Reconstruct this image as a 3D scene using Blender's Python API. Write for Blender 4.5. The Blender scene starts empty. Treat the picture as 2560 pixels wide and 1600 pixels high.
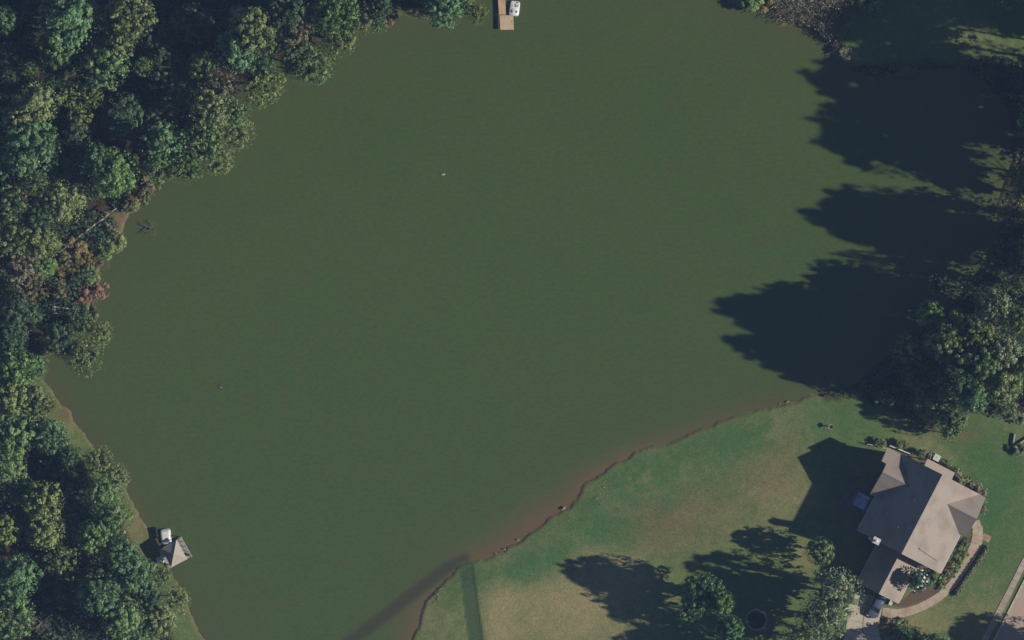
import bpy, bmesh, math, random
import numpy as np
from mathutils import Vector, Matrix, noise
R = math.radians
rng = np.random.default_rng(7)
random.seed(7)
scene = bpy.context.scene
C = scene.collection

# ------------------------------------------------------------------ camera, sky, sun
CAM_H = 900.0
cam = bpy.data.cameras.new('camera'); cam_o = bpy.data.objects.new('camera', cam); C.objects.link(cam_o)
cam_o.location = (0, 0, CAM_H); cam_o.rotation_euler = (0, 0, 0)
cam.sensor_width = 36.0; cam.lens = 36.0 * CAM_H / 160.0
cam.clip_start = 10; cam.clip_end = 4000
scene.camera = cam_o
SUN_EL = 34.0
SHX, SHY = -0.986, 0.168                     # direction in which shadows fall (world x, y)
world = bpy.data.worlds.new('World'); scene.world = world; world.use_nodes = True
wn = world.node_tree.nodes; wl = world.node_tree.links
bg = wn['Background']; sky = wn.new('ShaderNodeTexSky'); sky.sky_type = 'NISHITA'; sky.sun_disc = False
sky.sun_elevation = R(SUN_EL); sky.sun_rotation = math.atan2(-SHX, -SHY)
sky.air_density = 0.9; sky.dust_density = 0.1; sky.ozone_density = 4.5
wl.new(sky.outputs[0], bg.inputs[0]); bg.inputs[1].default_value = 0.05
sl = bpy.data.lights.new('sun', 'SUN'); sl.energy = 5.0; sl.angle = R(0.9); sl.color = (1.0, 0.92, 0.80)
so = bpy.data.objects.new('sun', sl); C.objects.link(so)
ce = math.cos(R(SUN_EL))
so.rotation_euler = Vector((-SHX * ce, -SHY * ce, math.sin(R(SUN_EL)))).to_track_quat('Z', 'Y').to_euler()
so.location = (200, -30, 150)
scene.view_settings.view_transform = 'Standard'; scene.view_settings.look = 'None'
scene.view_settings.exposure = -0.12; scene.view_settings.gamma = 1.0
scene.view_settings.use_curve_mapping = False
scene.cycles.max_bounces = 5; scene.cycles.diffuse_bounces = 3; scene.cycles.transmission_bounces = 3

# ------------------------------------------------------------------ helpers
def at(px, py, z=0.0):
    "world x, y of the point seen at photo pixel (px, py) when it stands z metres above the lake"
    k = (CAM_H - z) / CAM_H
    return ((px - 1280) / 16.0 * k, (800 - py) / 16.0 * k)

def tag(o, label=None, cat=None, group=None, kind=None):
    if label: o['label'] = label
    if cat: o['category'] = cat
    if group: o['group'] = group
    if kind: o['kind'] = kind
    return o

def empty(name, loc, rz=0.0, label=None, cat=None, group=None):
    o = bpy.data.objects.new(name, None); C.objects.link(o); o.location = loc; o.rotation_euler = (0, 0, rz)
    o.empty_display_size = 0.5
    return tag(o, label, cat, group)

def link_mesh(name, me, mat=None, parent=None):
    o = bpy.data.objects.new(name, me); C.objects.link(o)
    if mat and not me.materials: me.materials.append(mat)
    if parent: o.parent = parent
    return o

class MB:
    "collects simple shapes into one mesh"
    def __init__(s): s.v = []; s.f = []
    def box(s, x0, x1, y0, y1, z0, z1, M=None):
        b = len(s.v)
        P = [(x, y, z) for z in (z0, z1) for y in (y0, y1) for x in (x0, x1)]
        if M: P = [tuple(M @ Vector(p)) for p in P]
        s.v += P
        for q in ((0,2,3,1),(4,5,7,6),(0,1,5,4),(2,6,7,3),(0,4,6,2),(1,3,7,5)): s.f.append(tuple(b+i for i in q))
        return s
    def prism(s, pts, z0, z1):
        "pts counter-clockwise in plan"
        b = len(s.v); n = len(pts)
        s.v += [(p[0], p[1], z0) for p in pts] + [(p[0], p[1], z1) for p in pts]
        s.f.append(tuple(b+i for i in reversed(range(n)))); s.f.append(tuple(b+n+i for i in range(n)))
        for i in range(n):
            j = (i+1) % n; s.f.append((b+i, b+j, b+n+j, b+n+i))
        return s
    def slab(s, pts3, t):
        "a 3-D polygon (counter-clockwise from above) given thickness t downwards"
        b = len(s.v); n = len(pts3)
        s.v += [tuple(p) for p in pts3] + [(p[0], p[1], p[2]-t) for p in pts3]
        s.f.append(tuple(b+i for i in range(n))); s.f.append(tuple(b+n+i for i in reversed(range(n))))
        for i in range(n):
            j = (i+1) % n; s.f.append((b+j, b+i, b+n+i, b+n+j))
        return s
    def tube(s, p0, p1, r0, r1=None, n=6):
        r1 = r0 if r1 is None else r1
        p0 = Vector(p0); p1 = Vector(p1); d = (p1-p0)
        if d.length < 1e-6: return s
        d.normalize(); a = d.orthogonal().normalized(); c = d.cross(a); b = len(s.v)
        for p, r in ((p0, r0), (p1, r1)):
            for i in range(n):
                t = 2*math.pi*i/n; q = p + a*math.cos(t)*r + c*math.sin(t)*r; s.v.append(tuple(q))
        for i in range(n):
            j = (i+1) % n; s.f.append((b+i, b+j, b+n+j, b+n+i))
        s.f.append(tuple(b+i for i in reversed(range(n)))); s.f.append(tuple(b+n+i for i in range(n)))
        return s
    def loft(s, rings, cap=True):
        b = len(s.v); n = len(rings[0])
        for r in rings: s.v += [tuple(p) for p in r]
        for k in range(len(rings)-1):
            for i in range(n):
                j = (i+1) % n; s.f.append((b+k*n+i, b+k*n+j, b+(k+1)*n+j, b+(k+1)*n+i))
        if cap:
            s.f.append(tuple(b+i for i in reversed(range(n)))); s.f.append(tuple(b+(len(rings)-1)*n+i for i in range(n)))
        return s
    def mesh(s, name, smooth=False):
        me = bpy.data.meshes.new(name); me.from_pydata(s.v, [], s.f); me.update()
        if smooth: me.polygons.foreach_set('use_smooth', [True]*len(me.polygons))
        return me
    def build(s, name, mat, parent=None, smooth=False):
        me = s.mesh(name, smooth); me.materials.append(mat)
        return link_mesh(name, me, None, parent)

# ------------------------------------------------------------------ materials
def material(name):
    m = bpy.data.materials.new(name); m.use_nodes = True
    return m, m.node_tree.nodes, m.node_tree.links, m.node_tree.nodes['Principled BSDF']

def noisy(name, c0, c1, scale=1.0, rough=0.85, detail=5, bump=0.0, bscale=None, spec=0.3, metal=0.0, c2=None, s2=0.1):
    m, n, l, p = material(name)
    tc = n.new('ShaderNodeTexCoord'); t = n.new('ShaderNodeTexNoise'); t.inputs['Scale'].default_value = scale; t.inputs['Detail'].default_value = detail
    l.new(tc.outputs['Object'], t.inputs['Vector'])
    r = n.new('ShaderNodeValToRGB'); r.color_ramp.elements[0].position = 0.3; r.color_ramp.elements[1].position = 0.7
    r.color_ramp.elements[0].color = (*c0, 1); r.color_ramp.elements[1].color = (*c1, 1)
    l.new(t.outputs['Fac'], r.inputs[0]); out = r.outputs[0]
    if c2:
        t2 = n.new('ShaderNodeTexNoise'); t2.inputs['Scale'].default_value = s2; t2.inputs['Detail'].default_value = 3; l.new(tc.outputs['Object'], t2.inputs['Vector'])
        mr = n.new('ShaderNodeMapRange'); mr.inputs[1].default_value = .45; mr.inputs[2].default_value = .68; l.new(t2.outputs['Fac'], mr.inputs[0])
        mx = n.new('ShaderNodeMix'); mx.data_type = 'RGBA'; mx.inputs['B'].default_value = (*c2, 1)
        l.new(mr.outputs[0], mx.inputs['Factor']); l.new(out, mx.inputs['A']); out = mx.outputs['Result']
    l.new(out, p.inputs['Base Color'])
    p.inputs['Roughness'].default_value = rough; p.inputs['Specular IOR Level'].default_value = spec; p.inputs['Metallic'].default_value = metal
    if bump:
        tb = n.new('ShaderNodeTexNoise'); tb.inputs['Scale'].default_value = bscale or scale*3; tb.inputs['Detail'].default_value = 4; l.new(tc.outputs['Object'], tb.inputs['Vector'])
        b = n.new('ShaderNodeBump'); b.inputs['Strength'].default_value = bump; b.inputs['Distance'].default_value = 0.1
        l.new(tb.outputs['Fac'], b.inputs['Height']); l.new(b.outputs[0], p.inputs['Normal'])
    return m

def leaf_material(name, dark, lite, hue_to=None, trans=0.32):
    "tone: attribute per clump; Object Info random: per tree"
    dark, lite = [tuple(min(.6, c*k) for c, k in zip(q, kk)) for q, kk in ((dark, (1.9, 1.8, 1.35)), (lite, (3.3, 3.4, 2.4)))]
    hue_to = tuple(min(.65, c*1.9) for c in hue_to) if hue_to else None
    def soft(q, k): g_ = .3*q[0]+.6*q[1]+.1*q[2]; return tuple(c*(1-k)+g_*k*t for c, t in zip(q, (1.0, 1.0, .92)))
    dark, lite = soft(dark, .12), soft(lite, .20)
    if hue_to: hue_to = soft((hue_to[0]*.90, hue_to[1]*1.04, hue_to[2]*.88), .18)
    m, n, l, p = material(name)
    a = n.new('ShaderNodeAttribute'); a.attribute_name = 'tone'
    oi = n.new('ShaderNodeObjectInfo')
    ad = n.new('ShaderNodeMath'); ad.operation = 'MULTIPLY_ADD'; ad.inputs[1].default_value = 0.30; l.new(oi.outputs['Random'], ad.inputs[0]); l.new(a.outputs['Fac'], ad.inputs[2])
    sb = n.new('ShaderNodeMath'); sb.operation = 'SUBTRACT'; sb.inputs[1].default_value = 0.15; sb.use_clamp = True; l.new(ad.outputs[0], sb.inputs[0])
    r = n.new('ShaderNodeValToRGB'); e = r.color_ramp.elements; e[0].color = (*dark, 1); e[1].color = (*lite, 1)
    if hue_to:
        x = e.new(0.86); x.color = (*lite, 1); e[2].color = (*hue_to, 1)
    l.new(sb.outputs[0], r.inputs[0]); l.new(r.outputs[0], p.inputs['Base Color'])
    p.inputs['Roughness'].default_value = 0.6; p.inputs['Specular IOR Level'].default_value = 0.25
    tr = n.new('ShaderNodeBsdfTranslucent'); l.new(r.outputs[0], tr.inputs[0])
    mx = n.new('ShaderNodeMixShader'); mx.inputs[0].default_value = trans
    l.new(p.outputs[0], mx.inputs[1]); l.new(tr.outputs[0], mx.inputs[2]); l.new(mx.outputs[0], n['Material Output'].inputs[0])
    return m

LEAF = {
 'green':  leaf_material('leaf_green', (.030,.062,.026), (.105,.165,.070), (.16,.20,.11)),
 'blue':   leaf_material('leaf_blue_green', (.024,.058,.030), (.078,.150,.078), (.15,.23,.15)),
 'olive':  leaf_material('leaf_olive', (.040,.058,.026), (.130,.160,.070), (.22,.20,.12)),
 'yellow': leaf_material('leaf_yellow_green', (.048,.075,.024), (.145,.185,.066), (.22,.235,.11)),
 'bright': leaf_material('leaf_bright_green', (.032,.075,.024), (.105,.190,.060), (.17,.24,.09)),
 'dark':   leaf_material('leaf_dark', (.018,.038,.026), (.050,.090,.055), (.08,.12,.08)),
 'pale':   leaf_material('leaf_pale', (.045,.085,.045), (.165,.245,.140), (.26,.33,.22)),
 'brown':  leaf_material('leaf_brown', (.050,.044,.028), (.140,.122,.078), (.20,.165,.125)),
 'rust':   leaf_material('leaf_rust', (.055,.048,.024), (.165,.125,.055), (.24,.155,.085)),
 'red':    leaf_material('leaf_red', (.090,.055,.045), (.190,.105,.085), (.26,.16,.13)),
 'grey':   leaf_material('leaf_grey', (.050,.045,.038), (.170,.155,.130), (.30,.28,.24)),
}
M = {
 'bark': noisy('bark', (.06,.045,.032), (.13,.105,.08), 3, bump=.5),
 'deadwood': noisy('dead_wood', (.22,.20,.18), (.48,.45,.42), 2.5, bump=.3),
 'drywood': noisy('dry_stem', (.12,.10,.08), (.36,.31,.25), 1.2),
 'log': noisy('weathered_log', (.20,.165,.14), (.46,.41,.37), 2.0, bump=.4),
 'roof': noisy('roof_shingle', (.335,.285,.243), (.405,.345,.295), 6, .95, 6, bump=.35, bscale=14, spec=.1, c2=(.29,.245,.215), s2=.35),
 'roof_pink': noisy('roof_shingle_aged', (.27,.215,.20), (.33,.27,.245), 6, .95, 6, bump=.35, bscale=14, spec=.1),
 'ridge': noisy('ridge_shingle', (.28,.235,.205), (.34,.29,.25), 6, .95, spec=.1),
 'brick_wall': noisy('brick_wall', (.20,.11,.08), (.28,.16,.12), 5),
 'white': noisy('white_paint', (.70,.70,.68), (.82,.82,.80), 4, .5),
 'white_plastic': noisy('white_plastic', (.66,.68,.68), (.78,.79,.78), 3, .35, spec=.5),
 'gutter': noisy('gutter_metal', (.55,.54,.52), (.66,.65,.62), 2, .45),
 'glass': noisy('window_glass', (.02,.025,.03), (.035,.04,.05), 1, .08, spec=.6),
 'concrete': noisy('concrete', (.54,.47,.36), (.64,.56,.44), 1.6, .9, 6, bump=.15, c2=(.50,.41,.33), s2=.35),
 'path': noisy('path_concrete', (.47,.38,.285), (.58,.48,.37), 1.5, .9, 6, bump=.15, c2=(.42,.31,.225), s2=.5),
 'sidewalk': noisy('sidewalk_concrete', (.42,.35,.28), (.53,.45,.37), 1.3, .9, 6, c2=(.36,.30,.25), s2=.4),
 'road': noisy('road_surface', (.46,.35,.28), (.54,.41,.33), 1.2, .9, 6, c2=(.42,.32,.26), s2=.15),
 'kerb': noisy('kerb_concrete', (.50,.45,.37), (.60,.54,.45), 2, .9),
 'brick_step': noisy('step_brick', (.34,.19,.11), (.52,.36,.22), 3),
 'brick_red': noisy('edging_brick', (.30,.13,.09), (.40,.20,.14), 6),
 'mulch': noisy('mulch', (.10,.062,.042), (.22,.14,.10), 5, .95, 6, bump=.4),
 'dock': noisy('dock_wood', (.56,.36,.21), (.70,.47,.30), 1.2, .85, 5),
 'dock_pale': noisy('dock_wood_pale', (.58,.43,.26), (.72,.55,.36), 1.2, .85, 5),
 'dock_side': noisy('dock_frame_wood', (.12,.07,.045), (.20,.125,.08), 2),
 'greywood': noisy('grey_timber', (.33,.31,.27), (.47,.45,.40), 2.5, .85),
 'deckwood': noisy('stained_deck_wood', (.13,.11,.10), (.20,.17,.15), 2.5, .85),
 'darkwood': noisy('dark_timber', (.07,.055,.045), (.13,.10,.08), 2.5),
 'tile_roof': noisy('pavilion_shingle', (.43,.375,.32), (.53,.465,.40), 5, .9, 5, bump=.2, spec=.15),
 'navy': noisy('blue_vinyl', (.12,.16,.30), (.22,.27,.42), 3, .4),
 'black': noisy('black_rubber', (.012,.012,.014), (.03,.03,.032), 4, .7),
 'seat_dark': noisy('seat_well_grey', (.10,.09,.10), (.17,.16,.17), 4, .6),
 'seat_lite': noisy('seat_well_light', (.36,.38,.36), (.45,.47,.45), 4, .6),
 'car': noisy('slate_blue_paint', (.10,.14,.22), (.13,.17,.26), 2, .25, spec=.6, metal=.2),
 'chrome': noisy('steel', (.35,.37,.40), (.5,.52,.55), 4, .3, metal=.8),
 'pad_blue': noisy('faded_blue_pad', (.20,.26,.34), (.42,.50,.58), .8, .6),
 'mat_black': noisy('trampoline_mat', (.010,.012,.020), (.018,.020,.032), 2, .8),
 'stone': noisy('shore_stone', (.32,.27,.22), (.52,.45,.38), 3, .9, bump=.4),
 'stone_pink': noisy('pink_stone', (.45,.27,.20), (.58,.38,.30), 4, .9),
 'spa': noisy('spa_water', (.25,.38,.60), (.80,.86,.92), 1.3, .12, 3, spec=.5),
 'dirt': noisy('clay_soil', (.30,.15,.09), (.42,.24,.15), 1.5, .95),
 'lamp_black': noisy('dark_metal', (.03,.03,.03), (.06,.06,.06), 3, .5),
 'flower': noisy('white_flower', (.70,.74,.66), (.85,.88,.80), 3, .7),
}

# ------------------------------------------------------------------ distance fields
SHORE = [(1800,-40),(1824,8),(1862,27),(1880,22),(1909,30),(1935,40),(1952,63),(1985,68),(2010,66),(2031,71),(2051,91),(2070,104),(2088,124),(2117,157),(2131,172),
 (2180,200),(2250,190),(2330,170),(2400,172),(2470,205),(2515,270),(2535,340),(2530,400),(2512,455),(2490,520),(2500,600),(2480,670),(2400,740),(2330,800),(2270,850),(2205,900),(2150,955),(2080,983),
 (2030,985),(1990,1000),(1965,1007),(1940,1014),(1880,1028),(1850,1040),(1800,1052),(1760,1070),(1700,1094),(1655,1114),(1640,1112),(1590,1130),(1540,1156),(1500,1181),(1468,1202),(1460,1212),(1445,1243),(1432,1254),(1420,1268),(1402,1276),(1390,1284),(1364,1292),(1358,1305),(1330,1325),(1316,1340),(1300,1354),(1270,1368),(1262,1378),(1240,1385),(1222,1395),
 (1190,1400),(1172,1404),(1148,1408),(1140,1422),(1126,1440),(1112,1452),(1095,1470),(1080,1484),(1068,1498),(1056,1522),(1055,1540),(1042,1568),(1025,1600),(1000,1660),(900,1760),(650,1760),
 (560,1670),(525,1615),(500,1580),(480,1545),(468,1512),(452,1480),(436,1448),(422,1420),(405,1392),(385,1352),(371,1330),(358,1305),(345,1280),(330,1255),(318,1238),(306,1205),(292,1185),(275,1165),(255,1150),(235,1125),(218,1100),(200,1070),(182,1045),(163,1015),(140,995),(125,970),(108,948),(100,930),(100,900),(130,885),(170,870),(215,820),(225,765),(240,715),(248,672),(262,645),(290,610),(305,575),(325,530),(345,500),(356,458),(400,428),(455,408),(505,375),(535,345),(565,290),(600,225),(635,180),(700,145),(775,125),(855,75),(925,48),(985,40),(1020,38),(1060,42),(1090,43),(1140,28),(1185,0),(1210,-60),(1500,-90),(1780,-90)]
def P2(pts): return np.array([at(*p) for p in pts])
def sdf(poly, X, Y):
    "negative inside"
    d2 = np.full(X.shape, 1e12); inside = np.zeros(X.shape, bool); n = len(poly)
    for i in range(n):
        ax, ay = poly[i]; bx, by = poly[(i+1) % n]; ex, ey = bx-ax, by-ay
        t = np.clip(((X-ax)*ex + (Y-ay)*ey) / (ex*ex+ey*ey+1e-12), 0, 1)
        d2 = np.minimum(d2, (X-ax-t*ex)**2 + (Y-ay-t*ey)**2)
        cr = ((ay > Y) != (by > Y)) & (X < (bx-ax)*(Y-ay)/((by-ay) if by != ay else 1e-9) + ax)
        inside ^= cr
    d = np.sqrt(d2); return np.where(inside, -d, d)
def polydist(pts, X, Y):
    d2 = np.full(X.shape, 1e12)
    for i in range(len(pts)-1):
        ax, ay = pts[i]; bx, by = pts[i+1]; ex, ey = bx-ax, by-ay
        t = np.clip(((X-ax)*ex + (Y-ay)*ey) / (ex*ex+ey*ey+1e-12), 0, 1)
        d2 = np.minimum(d2, (X-ax-t*ex)**2 + (Y-ay-t*ey)**2)
    return np.sqrt(d2)
def vnoise(X, Y, f, seed=0, oct=3):
    g = np.random.default_rng(seed); out = np.zeros(X.shape); amp = 1.0; tot = 0
    T = g.random((256, 256))
    for o in range(oct):
        x = X*f + 1000.3; y = Y*f + 1000.7; xi = np.floor(x).astype(int); yi = np.floor(y).astype(int)
        fx = x-xi; fy = y-yi; fx = fx*fx*(3-2*fx); fy = fy*fy*(3-2*fy)
        a = T[xi % 256, yi % 256]; b = T[(xi+1) % 256, yi % 256]; c = T[xi % 256, (yi+1) % 256]; d = T[(xi+1) % 256, (yi+1) % 256]
        out += amp*((a*(1-fx)+b*fx)*(1-fy) + (c*(1-fx)+d*fx)*fy); tot += amp; amp *= .5; f *= 2.07
    return out/tot
def sstep(a, b, x):
    t = np.clip((x-a)/(b-a), 0, 1); return t*t*(3-2*t)
def blob(X, Y, px, py, rx, ry, ang=0):
    cx, cy = at(px, py); a = R(ang); dx = X-cx; dy = Y-cy
    u = (dx*math.cos(a)+dy*math.sin(a))/(rx/16); v = (-dx*math.sin(a)+dy*math.cos(a))/(ry/16)
    return np.exp(-(u*u+v*v))
shore = P2(SHORE)
FOREST_L = P2([(-1500,-1500),(1260,-1500),(1230,-50),(1200,-10),(1160,20),(1090,36),(1000,34),(880,95),(740,175),(640,210),(560,370),(420,440),(340,480),(300,560),(240,650),(215,760),(200,830),(90,880),(70,960),(110,1030),(150,1090),(200,1150),(240,1200),(290,1290),(330,1370),(360,1450),(400,1520),(440,1600),(520,1750),(600,3000),(-1500,3000)])
FOREST_R = P2([(1835,-60),(1960,55),(2030,66),(2095,118),(2135,165),(2300,160),(2440,150),(2560,145),(4500,145),(4500,1000),(2560,1040),(2480,1040),(2400,1010),(2330,1075),(2260,1040),(2200,1005),(2120,985),(2060,1000),(2060,975),(2500,600),(2520,350),(2500,240),(2300,180),(2130,190)])
DITCH = P2([(1163,1408),(1172,1470),(1184,1560),(1196,1640),(1230,1800)])
CHANNEL = P2([(1160,1400),(1120,1418),(1060,1462),(960,1540),(880,1600),(800,1660)])

# ------------------------------------------------------------------ ground: one sheet, fine near the lake
def axis(lo, hi, step, far):
    mid = np.arange(lo, hi+1e-6, step); out = []; x = hi; s = step
    while x < far:
        s *= 1.35; x += s; out.append(x)
    lo_side = [lo-(v-hi) for v in out][::-1]
    return np.array(lo_side + list(mid) + out)
def grid_mesh(name, xs, ys, Z, attrs, smooth=True):
    nx, ny = len(xs), len(ys); X, Y = np.meshgrid(xs, ys)
    co = np.stack([X, Y, Z], -1).reshape(-1, 3).astype(np.float32)
    i = np.arange((nx-1)*(ny-1)); r = i//(nx-1); c = i % (nx-1); a = r*nx+c
    q = np.stack([a, a+1, a+nx+1, a+nx], -1).astype(np.int32)
    me = bpy.data.meshes.new(name); me.vertices.add(len(co)); me.vertices.foreach_set('co', co.ravel())
    me.loops.add(q.size); me.loops.foreach_set('vertex_index', q.ravel())
    me.polygons.add(len(q)); me.polygons.foreach_set('loop_start', np.arange(0, q.size, 4, dtype=np.int32))
    me.polygons.foreach_set('loop_total', np.full(len(q), 4, dtype=np.int32))
    me.polygons.foreach_set('use_smooth', np.full(len(q), smooth)); me.update(calc_edges=True)
    for k, v in attrs.items():
        at_ = me.attributes.new(k, 'FLOAT', 'POINT'); at_.data.foreach_set('value', v.ravel().astype(np.float32))
    return me
gx = axis(-84, 84, 0.28, 1600); gy = axis(-54, 54, 0.28, 1600)
X, Y = np.meshgrid(gx, gy)
D = sdf(shore, X, Y)                              # distance to the shore, negative in the lake
Dn = D + (vnoise(X, Y, 0.6, 3)-.5)*.85 + (vnoise(X, Y, 2.2, 4, 2)-.5)*0.3
DD = polydist(DITCH, X, Y)
land = sstep(-.05, .40, Dn)*0.27 + sstep(.3, 4, Dn)*0.25
bed = -sstep(0.0, -5, Dn)*1.6 - sstep(0, -.5, Dn)*0.12
Z = np.where(Dn > -.05, land, bed) + (vnoise(X, Y, .25, 9)-.5)*0.05
Z -= np.exp(-(DD/1.12)**14)*0.10*(Dn > 0)          # the shallow ditch that runs into the lake
FL = sdf(FOREST_L, X, Y) + (vnoise(X, Y, .35, 11)-.5)*2.2
FR = sdf(FOREST_R, X, Y) + (vnoise(X, Y, .35, 12)-.5)*3.0
forest = np.maximum(sstep(.7, -.7, FL), sstep(.9, -.9, FR))
openp = np.clip(1.1*blob(X,Y,275,560,75,34,38) + .9*blob(X,Y,200,640,60,40) + .8*blob(X,Y,170,735,60,24) + .5*blob(X,Y,150,775,50,18), 0, 1)*sstep(.35,.6,vnoise(X,Y,.9,51)+.12)
forest = forest*(1-.85*openp)
n1 = vnoise(X, Y, .11, 21, 4); n2 = vnoise(X, Y, .55, 22, 4)
dry = (0.0 + .27*blob(X,Y,1870,1200,200,100,20) + .25*blob(X,Y,1650,1310,140,90) + .32*blob(X,Y,1970,1250,120,70)
       + .85*blob(X,Y,1370,1560,170,120,-30) + .75*blob(X,Y,1500,1480,160,80,-25) + .75*blob(X,Y,1250,1530,40,150,0) + .65*blob(X,Y,1550,1420,120,40,-20) + .3*blob(X,Y,1090,1570,60,60)
       + .55*blob(X,Y,2480,1520,130,110) + .6*blob(X,Y,2300,1560,80,60) + .5*blob(X,Y,2540,1060,60,50) + .45*blob(X,Y,2320,1130,80,40,-25)
       + .5*blob(X,Y,2000,1395,60,60) + .35*blob(X,Y,170,1080,50,120,-35) + .45*blob(X,Y,325,1330,40,60) + .3*blob(X,Y,2500,100,100,40)
       - .35*blob(X,Y,1480,1360,210,50,25) - .5*blob(X,Y,1300,1430,120,45,10) - .15*blob(X,Y,2480,1180,140,100))
n3 = vnoise(X, Y, 1.6, 23, 4)
dry = np.clip((dry*.95-.04+.5*openp)*(1-.9*np.exp(-(DD/1.15)**6)) + (n1-.5)*.7 + (n2-.5)*.5 + (n3-.5)*.35, 0, 1)
lush = np.clip(.55*blob(X,Y,1480,1345,230,55,24) + .8*blob(X,Y,1280,1425,130,40,15) + .9*blob(X,Y,1620,1250,160,50,22) + .9*blob(X,Y,1880,1095,240,50,14) + .5*blob(X,Y,1560,1210,120,50,30) + .4*blob(X,Y,2200,1080,120,60) + .9*blob(X,Y,2480,1270,40,70,-25) + .75*blob(X,Y,2460,1150,170,100) + .6*blob(X,Y,2470,1420,80,180,-25)
       + .75*np.exp(-(DD/1.15)**10) + (n2-.5)*.5, 0, 1)
brown = np.clip(.75*openp + .45*blob(X,Y,1870,1200,170,80,25)*n1*1.6 + .5*blob(X,Y,1660,1310,110,80)*n1*1.6 + np.exp(-((D-.25)/.35)**2)*.85*(n2+.1) + 0*np.exp(-((DD-1.15)/.25)**2)*(X > DITCH[0][0])*sstep(.0,.6,D)
       + .5*blob(X,Y,2400,1090,60,18,0) + .35*blob(X,Y,1380,1270,80,25,30) + .8*blob(X,Y,2400,1030,30,12,0) + .5*blob(X,Y,160,1040,35,22) + .4*blob(X,Y,330,1340,35,45), 0, 1)
ground_me = grid_mesh('ground', gx, gy, Z, {'dry': dry, 'lush': lush, 'brown': brown, 'forest': forest, 'ditch': np.clip(.7*np.exp(-(DD/1.12)**14) + .5*np.exp(-((DD-1.1)/.12)**2), 0, 1)*(D > 0)})
def ground_material():
    m, n, l, p = material('lawn_and_forest_floor')
    def attr(k): a = n.new('ShaderNodeAttribute'); a.attribute_name = k; return a.outputs['Fac']
    tc = n.new('ShaderNodeTexCoord')
    def nz(s, d=6, off=0.0):
        t = n.new('ShaderNodeTexNoise'); t.inputs['Scale'].default_value = s; t.inputs['Detail'].default_value = d
        mp = n.new('ShaderNodeMapping'); mp.inputs['Location'].default_value = (off, off*.7, 0); l.new(tc.outputs['Object'], mp.inputs[0]); l.new(mp.outputs[0], t.inputs['Vector']); return t.outputs['Fac']
    def mix(f, a, b):
        x = n.new('ShaderNodeMix'); x.data_type = 'RGBA'; l.new(f, x.inputs['Factor'])
        for s, k in ((a, 'A'), (b, 'B')):
            if isinstance(s, tuple): x.inputs[k].default_value = (*s, 1)
            else: l.new(s, x.inputs[k])
        return x.outputs['Result']
    def ramp(f, lo, hi):
        r = n.new('ShaderNodeMapRange'); r.inputs[1].default_value = lo; r.inputs[2].default_value = hi; l.new(f, r.inputs[0]); return r.outputs[0]
    def wob(a, amt, s, off):
        w = n.new('ShaderNodeMath'); w.operation = 'MULTIPLY_ADD'; w.inputs[1].default_value = amt; l.new(nz(s, 6, off), w.inputs[0]); 
        w2 = n.new('ShaderNodeMath'); w2.operation = 'ADD'; w2.inputs[1].default_value = -amt*.5; l.new(w.outputs[0], w2.inputs[0])
        w3 = n.new('ShaderNodeMath'); w3.operation = 'ADD'; w3.use_clamp = True; l.new(w2.outputs[0], w3.inputs[0]); l.new(a, w.inputs[2]); w3.inputs[1].default_value = 0; return w3.outputs[0]
    g = mix(ramp(nz(1.1), .3, .7), (.100,.165,.052), (.140,.190,.070))
    g = mix(wob(attr('lush'), .5, .8, 5), g, (.068,.158,.056))
    g = mix(wob(attr('dry'), .55, .6, 11), g, (.310,.270,.135))
    g = mix(wob(attr('brown'), .45, 1.3, 17), g, (.185,.125,.075))
    g = mix(attr('ditch'), g, (.062,.088,.044))
    f = mix(ramp(nz(1.6, 8, 3), .35, .7), (.030,.028,.018), (.105,.070,.042))
    f = mix(ramp(nz(.5, 6, 23), .55, .75), f, (.040,.060,.028))
    col = mix(attr('forest'), g, f)
    sp = mix(ramp(nz(4.5, 8, 7), .3, .7), (.72,.74,.72), (1.26,1.24,1.24))
    mu = n.new('ShaderNodeMix'); mu.data_type = 'RGBA'; mu.blend_type = 'MULTIPLY'; mu.inputs['Factor'].default_value = 1; l.new(col, mu.inputs['A']); l.new(sp, mu.inputs['B'])
    l.new(mu.outputs['Result'], p.inputs['Base Color']); p.inputs['Roughness'].default_value = .95; p.inputs['Specular IOR Level'].default_value = .1
    b = n.new('ShaderNodeBump'); b.inputs['Strength'].default_value = .35; b.inputs['Distance'].default_value = .08; l.new(nz(4, 8, 31), b.inputs['Height']); l.new(b.outputs[0], p.inputs['Normal'])
    return m
ground = link_mesh('ground', ground_me, ground_material()); tag(ground, 'mown lawn, bare patches and shaded forest floor round the lake', kind='structure')

# ------------------------------------------------------------------ lake
wx = np.arange(-84, 84.1, .5); wy = np.arange(-64, 64.1, .5)
WX, WY = np.meshgrid(wx, wy); WD = sdf(shore, WX, WY); CD = polydist(CHANNEL, WX, WY)
side = np.clip(blob(WX,WY,1290,1340,230,130,40)*1.15 + blob(WX,WY,1500,1180,180,80,35)*.85 + blob(WX,WY,1760,1060,260,70,20)*.5 + blob(WX,WY,1040,1560,120,120,50)*.9
       + blob(WX,WY,330,1270,80,260,-30)*.42 + blob(WX,WY,170,950,70,120,0)*.25 + blob(WX,WY,2530,430,60,80)*.5, 0, 1.1)
wid = 1.0 + 2.2*blob(WX,WY,1290,1340,200,110,40) + .6*blob(WX,WY,1780,1050,260,60,20) + 1.5*blob(WX,WY,1000,1560,120,120,50)
sed = np.clip(np.exp(WD/wid)*side*1.05, 0, 1)
greyish = np.clip(.75*np.exp(WD/4.5)*(1-side*.7) + .9*np.exp(-((CD-0.0)/1.15)**4)*sstep(0,-.4,WD) , 0, 1)
chan = np.exp(-(CD/1.0)**4)*sstep(.4,-.4,WD)
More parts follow.
